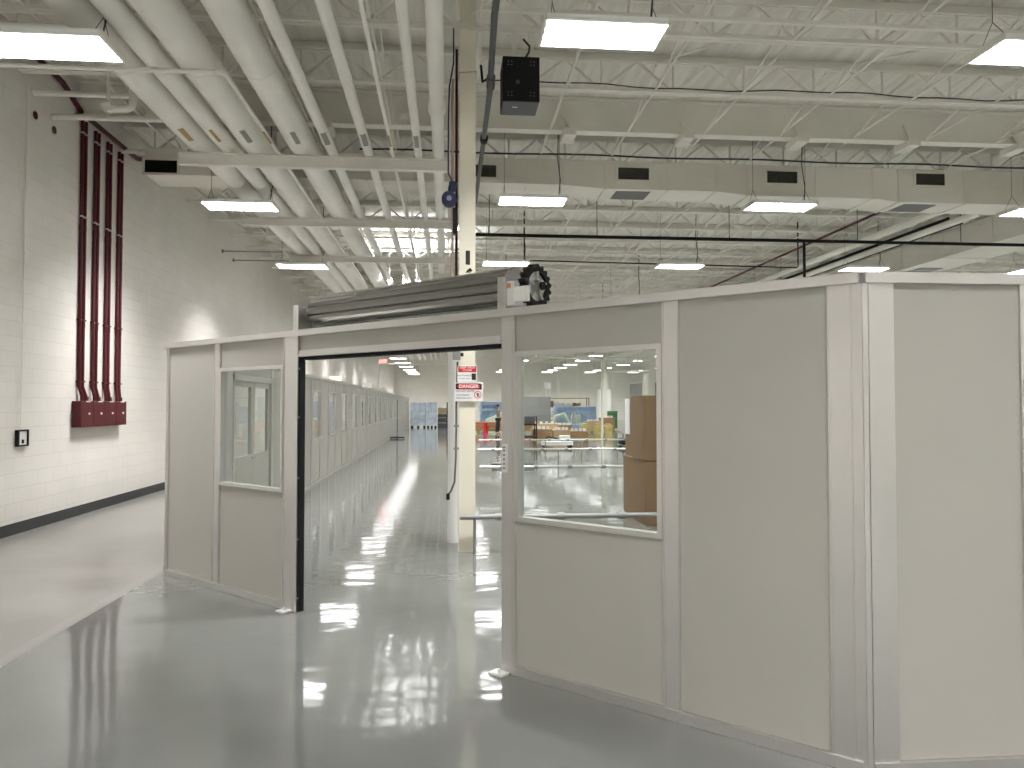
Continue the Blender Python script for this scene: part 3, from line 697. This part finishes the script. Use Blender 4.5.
# roller door
rd = thing('roller_door', 'rolled-up grey steel roller door coiled above the doorway on side brackets', 'door', (SX, SY, 0), ANG)
cy, cz, CR = .2, 2.478, .142
prof = []; nf = 13
for i in range(nf):
    for t_, rr in ((0, CR - .012), (.12, CR), (.5, CR + .004), (.88, CR), (.999, CR - .012)):
        a = 2 * PI * (i + t_) / nf; prof.append((cy + rr * math.cos(a), cz + rr * math.sin(a)))
MB().prism(prof, lambda a, b, h: (h, a, b), 2.24, 4.36).build('curtain_coil', 'coil', rd)
for x0 in (2.17, 4.40):
    MB().box(x0, x0 + .012, .0, .34, 2.322, 2.53).box(x0 - .03, x0 + .04, 0.0, .012, 2.322, 2.53).build('bracket', 'trimw', rd)
MB().tube([(2.12, cy, cz), (4.57, cy, cz)], .025, 12).build('shaft', 'galv', rd)
# chain wheel with teeth
n = 18; outer = []; 
for k in range(n):
    for t_, rr in ((0, .128), (.3, .148), (.6, .148), (.9, .128)):
        a = 2 * PI * (k + t_) / n; outer.append((cy + rr * math.cos(a), cz + rr * math.sin(a)))
inner = [(cy + .1 * math.cos(2 * PI * (k + .0) / (n * 4)), cz + .1 * math.sin(2 * PI * k / (n * 4))) for k in range(n * 4)]
m = MB(); N4 = n * 4
vs = [(h, a, b) for h in (4.50, 4.55) for a, b in outer] + [(h, a, b) for h in (4.50, 4.55) for a, b in inner]
fs = []
for k in range(N4):
    k2 = (k + 1) % N4
    fs += [(k, k2, N4 + k2, N4 + k), (2 * N4 + k, 3 * N4 + k, 3 * N4 + k2, 2 * N4 + k2), (k, 2 * N4 + k, 2 * N4 + k2, k2), (N4 + k, N4 + k2, 3 * N4 + k2, 3 * N4 + k)]
m.add(vs, fs)
wh = m.build('chain_wheel', 'dark', rd)
sp = MB()
for k in range(5):
    a = 2 * PI * k / 5 + .3; sp.beam((4.535, cy + .02 * math.cos(a), cz + .02 * math.sin(a)), (4.535, cy + .103 * math.cos(a), cz + .103 * math.sin(a)), .03, .012)
sp.tube([(4.51, cy, cz), (4.58, cy, cz)], .042, 18); sp.tube([(4.515, cy, cz), (4.525, cy, cz)], .1, 24)
sp.build('wheel_hub', 'galv', wh)
MB().box(4.415, 4.49, .02, .15, 2.34, 2.5).box(4.49, 4.60, .02, .05, 2.36, 2.46).build('gear_housing', 'signw', rd, .006)
MB().box(4.425, 4.47, .012, .019, 2.455, 2.485).build('warning_label', 'orange', rd)
MB().tube([(4.581, cy, cz), (4.595, cy, cz)], .028, 12).build('shaft_nut', 'dark', rd)
# tracks at each side and bottom bar in the head
MB().box(2.226, 2.245, -.004, .05, .01, 2.095).build('guide_track', 'dark', rd)
MB().box(4.398, 4.404, .04, .08, .01, 2.07).build('guide_track', 'trimw', rd)
MB().box(2.246, 4.397, .02, .1, 2.072, 2.099).build('bottom_bar', 'dark', rd)
bt = MB()
for z_ in (.12, .6, 1.1, 1.6, 2.0): bt.cyl((2.236, -.008, z_), (2.236, -.004, z_), .008, 8)
bt.build('track_screw', 'galv', rd)

# ------------------------------------------------------------ front partition on the right
fw = thing('partition_wall', 'beige modular partition wall facing the viewer at the right edge', 'partition wall', (1.933, 3.40, 0))
T2 = .05
MB().box(.0, .027, .002, T2, .002, PH - .05).build('corner_bevel', 'trimw', fw)
m = MB().box(.029, .152, 0, T2, .002, PH - .05); m.build('post', 'trimw', fw)
x = .152
while x < 10:
    MB().box(x, x + .63, .012, T2 - .012, .06, PH - .05).build('panel', 'panel', fw)
    MB().box(x + .63, x + .755, 0, T2, .002, PH - .05).build('post', 'trimw', fw)
    x += .755
MB().box(0.005, x, -.02, T2 + .02, PH - .05, PH).build('top_rail', 'trimw', fw)
MB().box(.03, x, -.012, T2 + .01, .001, .058).build('base_channel', 'trimw', fw)

# ------------------------------------------------------------ long side partition down the left of the enclosure
sw = thing('partition_wall', 'long grey partition wall receding down the aisle with a row of narrow windows', 'partition wall', (-2.81, 8.06, 0))
def y_box(m, y0, y1, z0, z1, d=0): return m.box(-T + d, 0 - d, y0, y1, z0, z1)
def spost(y0, y1): y_box(MB(), y0, y1, .002, PH - .05).build('post', 'trimw', sw)
def spanel(y0, y1, z0=.06, z1=PH - .05): y_box(MB(), y0, y1, z0, z1, .01).build('panel', 'panel', sw)
def swin(y0, y1, z0=.99, z1=2.0):
    m = MB()
    m.box(-T - .008, .008, y0, y1, z0 - .03, z0).box(-T - .008, .008, y0, y1, z1, z1 + .03).box(-T - .008, .008, y0, y0 + .03, z0, z1).box(-T - .008, .008, y1 - .03, y1, z0, z1)
    f = m.build('window_frame', 'trimw', sw); MB().box(-T / 2 - .003, -T / 2 + .003, y0 + .03, y1 - .03, z0, z1).build('pane', 'glass', f)
o = 8.06
spost(.06, .12); spanel(.12, .95); spost(.95, 1.05)
spanel(1.05, 1.95, .06, .96); swin(1.05, 1.95); spanel(1.05, 1.95, 2.03); spost(1.95, 2.35)
# double door with half glass
MB().box(-T - .01, .01, 2.35, 2.43, .002, 2.12).box(-T - .01, .01, 4.55, 4.63, .002, 2.12).box(-T - .01, .01, 2.35, 4.63, 2.04, 2.12).build('door_frame', 'trimw', sw)
spanel(2.35, 4.63, 2.12)
for a, b, hs in ((2.44, 3.485, 3.42), (3.495, 4.54, 3.56)):
    m = MB(); m.box(-.065, -.02, a, b, .01, .98).box(-.065, -.02, a, b, 1.96, 2.035).box(-.065, -.02, a, a + .1, .98, 1.96).box(-.065, -.02, b - .1, b, .98, 1.96)
    d = m.build('door_leaf', 'panel', sw)
    MB().box(-.045, -.04, a + .1, b - .1, .98, 1.96).build('pane', 'glass', d)
    MB().tube([(-.02, hs, .93), (.03, hs, .93), (.03, hs - .08, .93)], .01, 8).build('door_handle', 'galv', d)
spost(4.63, 4.75); spanel(4.75, 5.9); spost(5.9, 6.0); spanel(6.0, 7.15); spost(7.15, 7.25); spanel(7.25, 8.3)
y = 16.45 - o; k = 0
while y + o < 57:
    spost(y - .1, y)
    if k < 14 or k == 16:
        spanel(y, y + 1.05, .06, .96); swin(y, y + 1.05); spanel(y, y + 1.05, 2.03)
    else: spanel(y, y + 1.05)
    spost(y + 1.05, y + 1.15); spanel(y + 1.15, y + 2.25); y += 2.35; k += 1
YE = y - .1
MB().box(-T - .02, .02, .05, YE, PH - .05, PH).build('top_rail', 'trimw', sw)
MB().box(-T - .01, .012, .06, 2.35, .001, .058).box(-T - .01, .012, 4.63, YE, .001, .058).build('base_channel', 'trimw', sw)
spost(YE - .05, YE)
# boxes on top of this wall
for i, (y_, w_, h_, lb) in enumerate(((20.4, 1.6, .14, 'nearest'), (28.5, 1.6, .18, 'middle'), (35, 1.3, .16, 'farthest'))):
    tag(MB().box(-3.05, -2.72, y_, y_ + w_, PH + .002, PH + h_).build('cable_trunking', 'white', None, .01), 'white trunking box lying on top of the long side partition, %s of three' % lb, 'box')

# EXIT sign in the aisle
r = thing('exit_sign', 'red glowing exit sign hung high over the aisle beyond the doorway', 'sign', (-3.25, 40, 3.95))
MB().box(-.2, .2, 0, .06, -.1, .1).build('case', 'signw', r)
text('lettering', 'EXIT', .19, 'exit', r, facing(0, -.004, 0), bold=.012)
MB().cyl((0, .03, .1), (0, .03, ZB - 3.95), .015, 8).build('stem', 'white', r)
r = thing('aisle_post', 'thin white post with a long arm above the side partition', 'post', (-3.0, 41.5, 0))
MB().cyl((-.6, 0, 0.001), (-.6, 0, 3.9), .05, 10).cyl((-.6, 0, 3.9), (3.9, 0, 3.9), .04, 10).build('pipe', 'white', r)

# ------------------------------------------------------------ low rails across the floor
def rail(y, x0, x1, label, z=.42, posts=None, rad=.03):
    r = thing('floor_rail', label, 'rail', (0, y, 0))
    MB().cyl((x0, 0, z), (x1, 0, z), rad, 12).build('rail', 'galv' if y > 10 else 'grey', r)
    x = x0 + .45
    while x < x1:
        MB().tube([(x - .045, 0, z), (x + .045, 0, z)], rad + .016, 12).build('coupling', 'grey', r); x += .71
    for px in (posts or [x0 + .3, x1 - .3]):
        MB().cyl((px, 0, .001), (px, 0, z - rad * .8), .018, 8).build('rail_post', 'grey', r)
rail(8.78, .16, 4.6, 'low grey steel rail crossing just in front of the cream column base', posts=[.33, 4.5])
rail(15.8, .7, 7, 'low galvanised floor rail, second from the column', posts=[6.8, 3.9])
rail(22, .9, 9, 'low galvanised floor rail, third from the column', posts=[3.25, 7.0])
rail(28, 1.2, 11, 'low galvanised floor rail, farthest of the four', posts=[3.65, 5.0, 6.35, 8.6])
tag(MB().box(1.25, 2.4, 20.8, 20.95, .03, .1).box(1.3, 1.36, 20.85, 20.9, 0.001, .03).box(2.25, 2.31, 20.85, 20.9, 0.001, .03).build('floor_bar', 'greyd'), 'short dark bar lying on the floor behind the doorway jamb', 'bar')
# floor cleat near wall
# ------------------------------------------------------------ cardboard boxes behind the large window
def carton(x, y, z, w_, d, h, label, rz=0, m='card', tape=True):
    r = thing('cardboard_box', label, 'box', (x, y, z), rz)
    MB().box(0, w_, 0, d, 0, h).build('carton', m, r, .006)
    if tape:
        MB().box(w_ / 2 - .03, w_ / 2 + .03, -.0015, d + .0015, h - .12, h + .0015).build('tape', 'tape', r)
    s = MB().box(w_ / 2 - .003, w_ / 2 + .003, .0, d, h + .0005, h + .002)
    s.build('flap_seam', 'wood', r)
    return r
carton(2.80, 10.6, .001, .75, 1.35, .91, 'large brown cardboard box on the floor behind the window, under two upright cartons', m='card')
carton(2.78, 10.58, .915, .6, .75, .92, 'tall brown cardboard carton on the stack nearest the window, right of two')
carton(2.83, 11.38, .915, .6, .55, .90, 'tall brown cardboard carton behind the other one on the stack, with a white sheet', m='card')
tag(MB().box(2.815, 2.828, 11.6, 11.88, 1.25, 1.8).build('paper_sheet', 'signw'), 'white sheet fixed to the side of the rear tall carton', 'sheet')

# ------------------------------------------------------------ far clutter
def pallet(x, y, z=0.001, w_=1.2, d=1.0, label='', g=None):
    r = thing('pallet', label, 'pallet', (x, y, z), 0, g)
    m = MB()
    for k in range(6): m.box(0, w_, k * d / 5.6, k * d / 5.6 + .12, .11, .13)
    m.build('deck_boards', 'wood', r); m = MB()
    for xx in (0, w_ / 2 - .05, w_ - .1): m.box(xx, xx + .1, 0, d, 0, .11)
    m.build('stringers', 'wood', r)
# wrapped stack at the end of the aisle
def wrapped(x, y, w_, d, h, m, label, seed=1, legs=True):
    rnd = random.Random(seed); r = thing('wrapped_stack', label, 'wrapped load', (x, y, 0.001))
    nx, nz = 12, 8; b = MB(); z0 = .14
    def q(p, nrm): j = rnd.uniform(-.03, .03); return Vector(p) + Vector(nrm) * j
    def sheet(o_, u, v, nrm, nu, nv):
        vs = [q(Vector(o_) + Vector(u) * (i / nu) + Vector(v) * (j / nv), nrm if 0 < i < nu and 0 < j < nv else (0, 0, 0)) for j in range(nv + 1) for i in range(nu + 1)]
        b.add(vs, [(j * (nu + 1) + i, j * (nu + 1) + i + 1, (j + 1) * (nu + 1) + i + 1, (j + 1) * (nu + 1) + i) for j in range(nv) for i in range(nu)], False)
    sheet((0, 0, z0), (w_, 0, 0), (0, 0, h - z0), (0, 1, 0), nx, nz); sheet((0, d, z0), (w_, 0, 0), (0, 0, h - z0), (0, 1, 0), nx, nz)
    sheet((0, 0, z0), (0, d, 0), (0, 0, h - z0), (1, 0, 0), nx, nz); sheet((w_, 0, z0), (0, d, 0), (0, 0, h - z0), (1, 0, 0), nx, nz)
    sheet((0, 0, h), (w_, 0, 0), (0, d, 0), (0, 0, 1), nx, nx); sheet((0, 0, z0), (w_, 0, 0), (0, d, 0), (0, 0, .3), 3, 3)
    b.build('wrap', m, r)
    if legs:
        for xx in (.1, w_ / 2, w_ - .1):
            for yy in (.1, d - .1): MB().box(xx - .07, xx + .07, yy - .07, yy + .07, 0, z0).build('foot', 'dark', r)
    else:
        MB().box(0, w_, 0, d, 0, z0 - .01).build('pallet_base', 'wood', r)
wrapped(-2.65, 57.8, 1.12, 1.4, 1.88, 'palew', 'pale blue plastic-wrapped stack at the end of the side partition, left half')
wrapped(-1.44, 57.6, .75, 1.4, 1.9, 'palew', 'pale blue plastic-wrapped stack at the end of the side partition, right half', 3)
for i, (x, y_, w_, h_, m_, lb) in enumerate([(-.62, 58.2, .75, 1.0, 'greyd', 'dark grey crate beside the pale wrapped stack'), (-.6, 58.3, .7, .5, 'cardd', 'brown crate on top of the dark grey crate'), (.05, 55, .5, 1.9, 'dark', 'tall dark machine cabinet left of the cream column')]):
    r = thing('crate', lb, 'crate', (x, y_, 0.001 if i != 1 else 1.005)); MB().box(0, w_, 0, .9, 0, h_).build('body', m_, r, .02)
    MB().box(.05, w_ - .05, -.02, 0, h_ * .3, h_ * .4).box(.05, w_ - .05, -.02, 0, h_ * .7, h_ * .78).build('rails', 'grey', r)
# dark trolley by the partition
r = thing('stand', 'dark wheeled stand with crossed feet beside the long side partition', 'stand', (-2.45, 39, 0))
MB().beam((0, 0, .06), (0, 0, 1.95), .03).beam((-.35, 0, .06), (.35, 0, .06), .06).beam((0, -.35, .06), (0, .35, .06), .06).build('frame', 'dark', r)
for a, b in ((-.35, 0), (.35, 0), (0, -.35), (0, .35)): MB().cyl((a - .02, b, .035), (a + .02, b, .035), .034, 10).build('wheel', 'dark', r)
# blue wrapped long load right of the column
wrapped(2.7, 60, 4.5, 1.6, 1.95, 'bluew', 'long blue wrapped load seen through the doorway right of the column', 5, False)
# orange beams
r0 = None
for k in range(3):
    r = thing('steel_beam', 'orange steel beam stacked behind the column, %s of three' % ['lowest', 'middle', 'topmost'][k], 'beam', (1.6, 46.2, .12 + .19 * k))
    MB().box(0, 4.2, 0, .3, 0, .04).box(0, 4.2, .1, .2, .04, .13).box(0, 4.2, 0, .3, .13, .175).build('beam', 'orange' if k else 'yellow', r)
for x in (1.9, 5.3): tag(MB().box(x, x + .15, 46.1, 46.6, .001, .118).build('timber_block', 'wood'), 'short timber block under the orange steel beams, %s one' % ('left' if x < 3 else 'right'), 'timber')
r = thing('valve_fitting', 'bright red cast fitting in front of the orange steel beams', 'fitting', (2.35, 45.6, 0.001))
MB().tube([(0, 0, .0), (0, 0, .35), (0, 0, .62)], .13, 12, radii=[.17, .09, .13]).build('body', 'redp', r)
MB().tube([(-.2, 0, .35), (.2, 0, .35)], .07, 12).build('cross_pipe', 'redp', r)
r = thing('machine_cover', 'pale angular machine cover beyond the orange beams', 'cover', (2.6, 50, 0.001))
MB().prism([(0, 0), (1.8, 0), (1.8, 1.15), (.8, 1.05), (0, .75)], lambda a, b, h: (a, h, b), 0, 1.0).build('cover', 'palegreen', r); MB().box(.85, 1.78, -.02, 1.02, 1.16, 1.2).build('lid', 'signw', r)

# person standing
r = thing('person', 'person in dark trousers and olive top standing by the orange beams', 'person', (3.05, 44.8, 0.001), math.radians(80))
def skinned(name, verts, edges, radii, m, par, sub=2):
    me = bpy.data.meshes.new(name); me.from_pydata(verts, edges, []); me.update()
    o = bpy.data.objects.new(name, me); COL.objects.link(o); o.parent = par
    sk = o.modifiers.new('skin', 'SKIN'); sk.use_smooth_shade = True
    for i, v in enumerate(me.skin_vertices[0].data):
        rr = radii[i]; v.radius = rr if isinstance(rr, tuple) else (rr, rr); v.use_root = (i == 0)
    s_ = o.modifiers.new('sub', 'SUBSURF'); s_.levels = sub; s_.render_levels = sub
    me.materials.append(M[m]); return o
V = [(0, 0, .92), (0, 0, 1.1), (0, 0, 1.3), (0, 0, 1.42), (0, 0, 1.48), (0, -.01, 1.56), (0, -.01, 1.65),
     (.09, 0, .88), (.1, -.02, .48), (.1, .02, .08), (.11, -.1, .04), (.12, -.17, .03),
     (-.09, 0, .88), (-.1, .06, .48), (-.1, .1, .08), (-.11, .0, .04), (-.12, -.05, .03),
     (.17, 0, 1.38), (.2, .0, 1.12), (.18, -.16, .95), (.17, -.22, .9),
     (-.17, 0, 1.38), (-.2, .02, 1.12), (-.18, -.14, .98), (-.17, -.2, .94)]
E_ = [(0, 1), (1, 2), (2, 3), (3, 4), (4, 5), (5, 6), (0, 7), (7, 8), (8, 9), (9, 10), (10, 11), (0, 12), (12, 13), (13, 14), (14, 15), (15, 16), (3, 17), (17, 18), (18, 19), (19, 20), (3, 21), (21, 22), (22, 23), (23, 24)]
Rr = [(.15, .1), (.13, .1), (.16, .11), (.1, .08), .055, (.075, .09), (.06, .07), .09, .065, .05, .045, .03, .09, .065, .05, .045, .03, .06, .045, .035, .03, .06, .045, .035, .03]
skinned('body', V, E_, Rr, 'skin', r)
TR = [(0, 0, .95), (.09, 0, .86), (.1, -.02, .48), (.1, .02, .1), (-.09, 0, .86), (-.1, .06, .48), (-.1, .1, .1)]
skinned('trousers', TR, [(0, 1), (1, 2), (2, 3), (0, 4), (4, 5), (5, 6)], [(.165, .12), .105, .08, .07, .105, .08, .07], 'cloth', r)
SH = [(0, 0, .98), (0, 0, 1.1), (0, 0, 1.3), (0, 0, 1.41), (.17, 0, 1.38), (.205, .0, 1.12), (.19, -.1, 1.0), (-.17, 0, 1.38), (-.205, .02, 1.12), (-.19, -.1, 1.02)]
skinned('shirt', SH, [(0, 1), (1, 2), (2, 3), (3, 4), (4, 5), (5, 6), (3, 7), (7, 8), (8, 9)], [(.16, .12), (.145, .115), (.175, .125), (.11, .09), .075, .06, .05, .075, .06, .05], 'clothg', r)
MB().tube([(0, .012, 1.6), (0, .008, 1.66), (0, .0, 1.72), (0, -.0, 1.745)], .09, 14, radii=[.07, .093, .075, .02]).build('hair', 'cloth', r)

# items in the large window view
def shelf_unit(x, y, w_, h_, label, fill):
    r = thing('shelving_unit', label, 'shelving', (x, y, 0.001))
    for xx in (0, w_):
        for yy in (0, 1.0): MB().beam((xx, yy, 0), (xx, yy, h_), .08).build('upright', 'wood', r)
    for k in range(4): MB().box(0, w_, 0, 1.0, .1 + k * (h_ - .2) / 3, .16 + k * (h_ - .2) / 3).build('shelf', 'wood', r)
    rnd = random.Random(3)
    for k in range(3):
        nn = 0; xx = .1; zz = .162 + k * (h_ - .2) / 3
        while xx < w_ - .6:
            ww = rnd.uniform(.4, .8); hh = rnd.uniform(.25, .5); mm = rnd.choice(fill)
            c = thing('carton', 'small carton on the %s of the wooden shelving, %s from its left end' % (['lowest shelf', 'middle shelf', 'upper shelf'][k], ordn(nn)), 'box', (x + xx, y + .1, 0.001 + zz), 0, 'cartons on the wooden shelving')
            MB().box(0, ww, 0, .7, 0, hh).build('box', mm, c, .01); MB().box(ww / 2 - .04, ww / 2 + .04, -.002, .702, hh - .1, hh + .002).build('tape', 'tape', c)
            xx += ww + .05; nn += 1
shelf_unit(7.7, 60, 3.6, 2.3, 'wooden shelving full of cartons seen through the large window', ['cardd', 'signw', 'palegreen', 'card'])
wrapped(7.6, 52.5, 2.8, 1.4, 1.6, 'bluew', 'blue wrapped stack in the centre of the large window view', 8, False)
r = thing('screen_panel', 'grey upright divider panel at the left of the large window view', 'panel', (5.5, 56, 0.001)); MB().box(0, 2.2, 0, .06, .15, 2.3).build('panel', 'grey', r); MB().box(.1, .2, -.2, .26, 0, .16).box(2, 2.1, -.2, .26, 0, .16).build('foot', 'dark', r)
# dark workstation, cartons on table
r = thing('work_cart', 'dark tall cart loaded with parts at the left of the large window', 'cart', (3.3, 33.5, 0.001))
MB().box(0, .7, 0, .8, .25, .32).box(0, .7, 0, .8, .8, .86).beam((.03, .03, .1), (.03, .03, 1.2), .05).beam((.67, .03, .1), (.67, .03, 1.2), .05).beam((.03, .77, .1), (.03, .77, 1.2), .05).beam((.67, .77, .1), (.67, .77, 1.2), .05).build('frame', 'dark', r)
MB().box(.08, .62, .1, .7, .861, 1.2).build('bin', 'greyd', r)
for a in (.05, .65):
    for b in (.05, .75): MB().cyl((a - .02, b, .05), (a + .02, b, .05), .049, 12).build('wheel', 'dark', r)
rnd = random.Random(5)
spots = [(3.9, 34.5, .9, .6), (4.9, 34.9, .8, .55), (5.9, 36.2, .9, .45), (4.4, 38.5, 1.3, .75), (5.9, 41.6, 1.0, .6), (8.6, 46.4, .9, .7), (9.7, 47.5, .9, .9)]
lbs = ['brown crate beside the dark cart in the window view', 'brown crate second from the dark cart', 'low brown crate right of the dark cart group', 'wide brown crate behind the dark cart group',
       'brown crate before the pale green machine', 'brown crate behind the yellow bins', 'tan crate under the blue wrapped stack']
for i, (x, y_, w_, h_) in enumerate(spots):
    r = thing('crate', lbs[i], 'crate', (x, y_, 0.001))
    m = MB().box(0, w_, 0, .7, .1, h_); m.build('body', 'wood' if i % 2 == 0 else 'cardd', r, .01)
    MB().box(0, .1, 0, .7, 0, .1).box(w_ - .1, w_, 0, .7, 0, .1).build('skid', 'wood', r)
    pk = MB()
    for k in range(4): pk.box(.08 + k * w_ / 4.6, .2 + k * w_ / 4.6, .1, .25, h_ + .001, h_ + .12)
    pk.build('contents', 'signw', r)
r = thing('floor_machine', 'white low cart with hoses standing before the brown crates', 'cart', (3.75, 29.6, 0.001))
MB().box(0, 1.2, 0, .5, .12, .28).box(.7, 1.1, .1, .4, .28, .5).build('body', 'signw', r, .02)
for a in (.1, 1.1): MB().cyl((a, -.02, .07), (a, .5, .07), .069, 12).build('wheel', 'dark', r)
MB().tube([(.1, .2, .28), (.2, .2, .45), (.5, .2, .4), (.7, .2, .35)], .03, 8).build('hose', 'dark', r)
r = thing('green_machine', 'pale green machine with rounded guards in the middle of the window view', 'machine', (6.3, 46, 0.001))
MB().box(0, 2.2, 0, .9, .1, .6).build('bed', 'palegreen', r, .03); MB().tube([(.3, .45, .6), (.4, .45, 1.0), (.9, .45, 1.15), (1.2, .45, .6)], .12, 10).build('guard', 'palegreen', r)
MB().box(1.4, 1.9, .2, .7, .6, 1.1).build('head', 'palegreen', r, .03); MB().box(.1, .3, .1, .8, 0, .1).box(1.9, 2.1, .1, .8, 0, .1).build('foot', 'dark', r)
r = thing('blue_machine', 'small blue-grey machine right of the pale green one', 'machine', (7.1, 43.4, 0.001))
MB().box(0, .5, 0, .5, 0, .6).build('base', 'bluew', r, .03); MB().tube([(.25, .25, .6), (.25, .25, 1.3)], .14, 10, radii=[.15, .08]).build('column', 'grey', r)
for i, (x, y_) in enumerate(((7.95, 44), (8.7, 44.2), (9.4, 44.6))):
    r = thing('yellow_bin', 'yellow parts bin on the floor, %s of the three in the window view' % ['left', 'middle', 'right'][i], 'bin', (x, y_, 0.001))
    b_ = MB(); b_.add([(0, 0, 0), (.4, 0, 0), (.4, .5, 0), (0, .5, 0), (-.04, -.04, .5), (.44, -.04, .5), (.44, .54, .5), (-.04, .54, .5)], [(3, 2, 1, 0), (0, 1, 5, 4), (1, 2, 6, 5), (2, 3, 7, 6), (3, 0, 4, 7), (4, 5, 6, 7)]); b_.build('bin', 'yellow', r)
    MB().box(.04, .36, .05, .45, .501, .6).build('contents', 'cardd', r)
r = thing('waste_bin', 'tall green bin between the two far columns', 'bin', (11.0, 52, 0.001))
MB().box(0, .8, 0, .7, .08, 1.2).build('body', 'green', r, .04); MB().box(-.03, .83, -.03, .73, 1.201, 1.28).build('lid', 'green', r, .02); MB().cyl((.1, .6, .07), (.7, .6, .07), .069, 12).build('wheel', 'dark', r)
r = thing('conveyor', 'long low conveyor table with many dark wheels right of the far columns', 'conveyor', (7.3, 31.5, 0.001))
MB().box(0, 3.4, 0, .9, .5, .62).box(0, 3.4, .0, .06, .62, .7).build('bed', 'galv', r)
for k in range(6): MB().cyl((.15 + k * .62, .02, .16), (.15 + k * .62, .9, .16), .15, 12).build('wheel', 'dark', r)
for k in range(2): MB().beam((.1 + 3.2 * k, .1, .0), (.1 + 3.2 * k, .1, .5), .06).build('leg', 'grey', r)
for i, (x, y_, z_, w_, h_, m_) in enumerate([(11.2, 45, .001, 1.3, .5, 'greyd'), (11.4, 45.05, .51, .9, .3, 'palegreen'), (12.9, 46, .001, 1.4, .8, 'grey'), (13.0, 46.1, .81, 1.2, .3, 'yellow')]):
    r = thing('crate', ['low dark crate right of the far columns', 'pale green tray on the low dark crate', 'grey crate beside the cardboard stack in the view', 'yellow tray on the grey crate'][i], 'crate', (x, y_, z_))
    MB().box(0, w_, 0, .8, 0, h_).build('body', m_, r, .02); MB().box(.1, w_ - .1, -.015, 0, h_ * .35, h_ * .6).build('front_strip', 'signw', r)
r = thing('cabinet', 'tall pale cabinet behind the far columns', 'cabinet', (12.55, 62, 0.001)); MB().box(0, .95, 0, .8, 0, 3.0).build('body', 'signw', r, .02); MB().box(.46, .49, -.01, 0, .1, 2.9).build('door_gap', 'grey', r)
r = thing('storage_room', 'large plain grey booth against the far right of the window view', 'booth', (18.5, 70, 0.001)); MB().box(0, 9, 0, 6, 0, 3.8).build('walls', 'grey', r); MB().box(-.05, 9.05, -.05, 6.05, 3.8, 3.9).build('roof_edge', 'white', r); MB().box(3, 3.06, -.02, 0, 0, 3.8).build('seam', 'white', r)
r = thing('hanging_scale', 'white box unit high on a pole at the left of the window view', 'unit', (8.85, 68, 0.001)); MB().box(0, .6, 0, .5, 3.15, 3.75).build('housing', 'signw', r, .03); MB().cyl((.12, .2, 0), (.12, .2, 3.14), .06, 10).cyl((.48, .2, 0), (.48, .2, 3.14), .06, 10).build('pole', 'white', r)
# pipe frame seen through the large window
r = thing('overhead_gantry', 'white overhead pipe frame reaching between the far columns', 'frame', (0, 38, 0))
MB().tube([(8.2, 1.8, .001), (8.2, 1.8, 4.1), (8.15, 1.8, 4.15), (7.4, 1.8, 4.17), (5.0, 1.8, 4.25)], .06, 10).build('bent_pipe', 'white', r)
for z_, rr in ((4.15, .07), (3.95, .04), (3.47, .05)): MB().cyl((8.4, 1.8, z_), (14.5, 1.8, z_), rr, 8).build('cross_pipe', 'white', r)
for x_ in (8.45, 10.1, 12.2): MB().cyl((x_, 1.8, 3.47), (x_, 1.8, 4.15), .05, 8).build('stile', 'white', r)
MB().cyl((14.5, 1.8, .001), (14.5, 1.8, 4.15), .07, 8).build('leg', 'white', r)
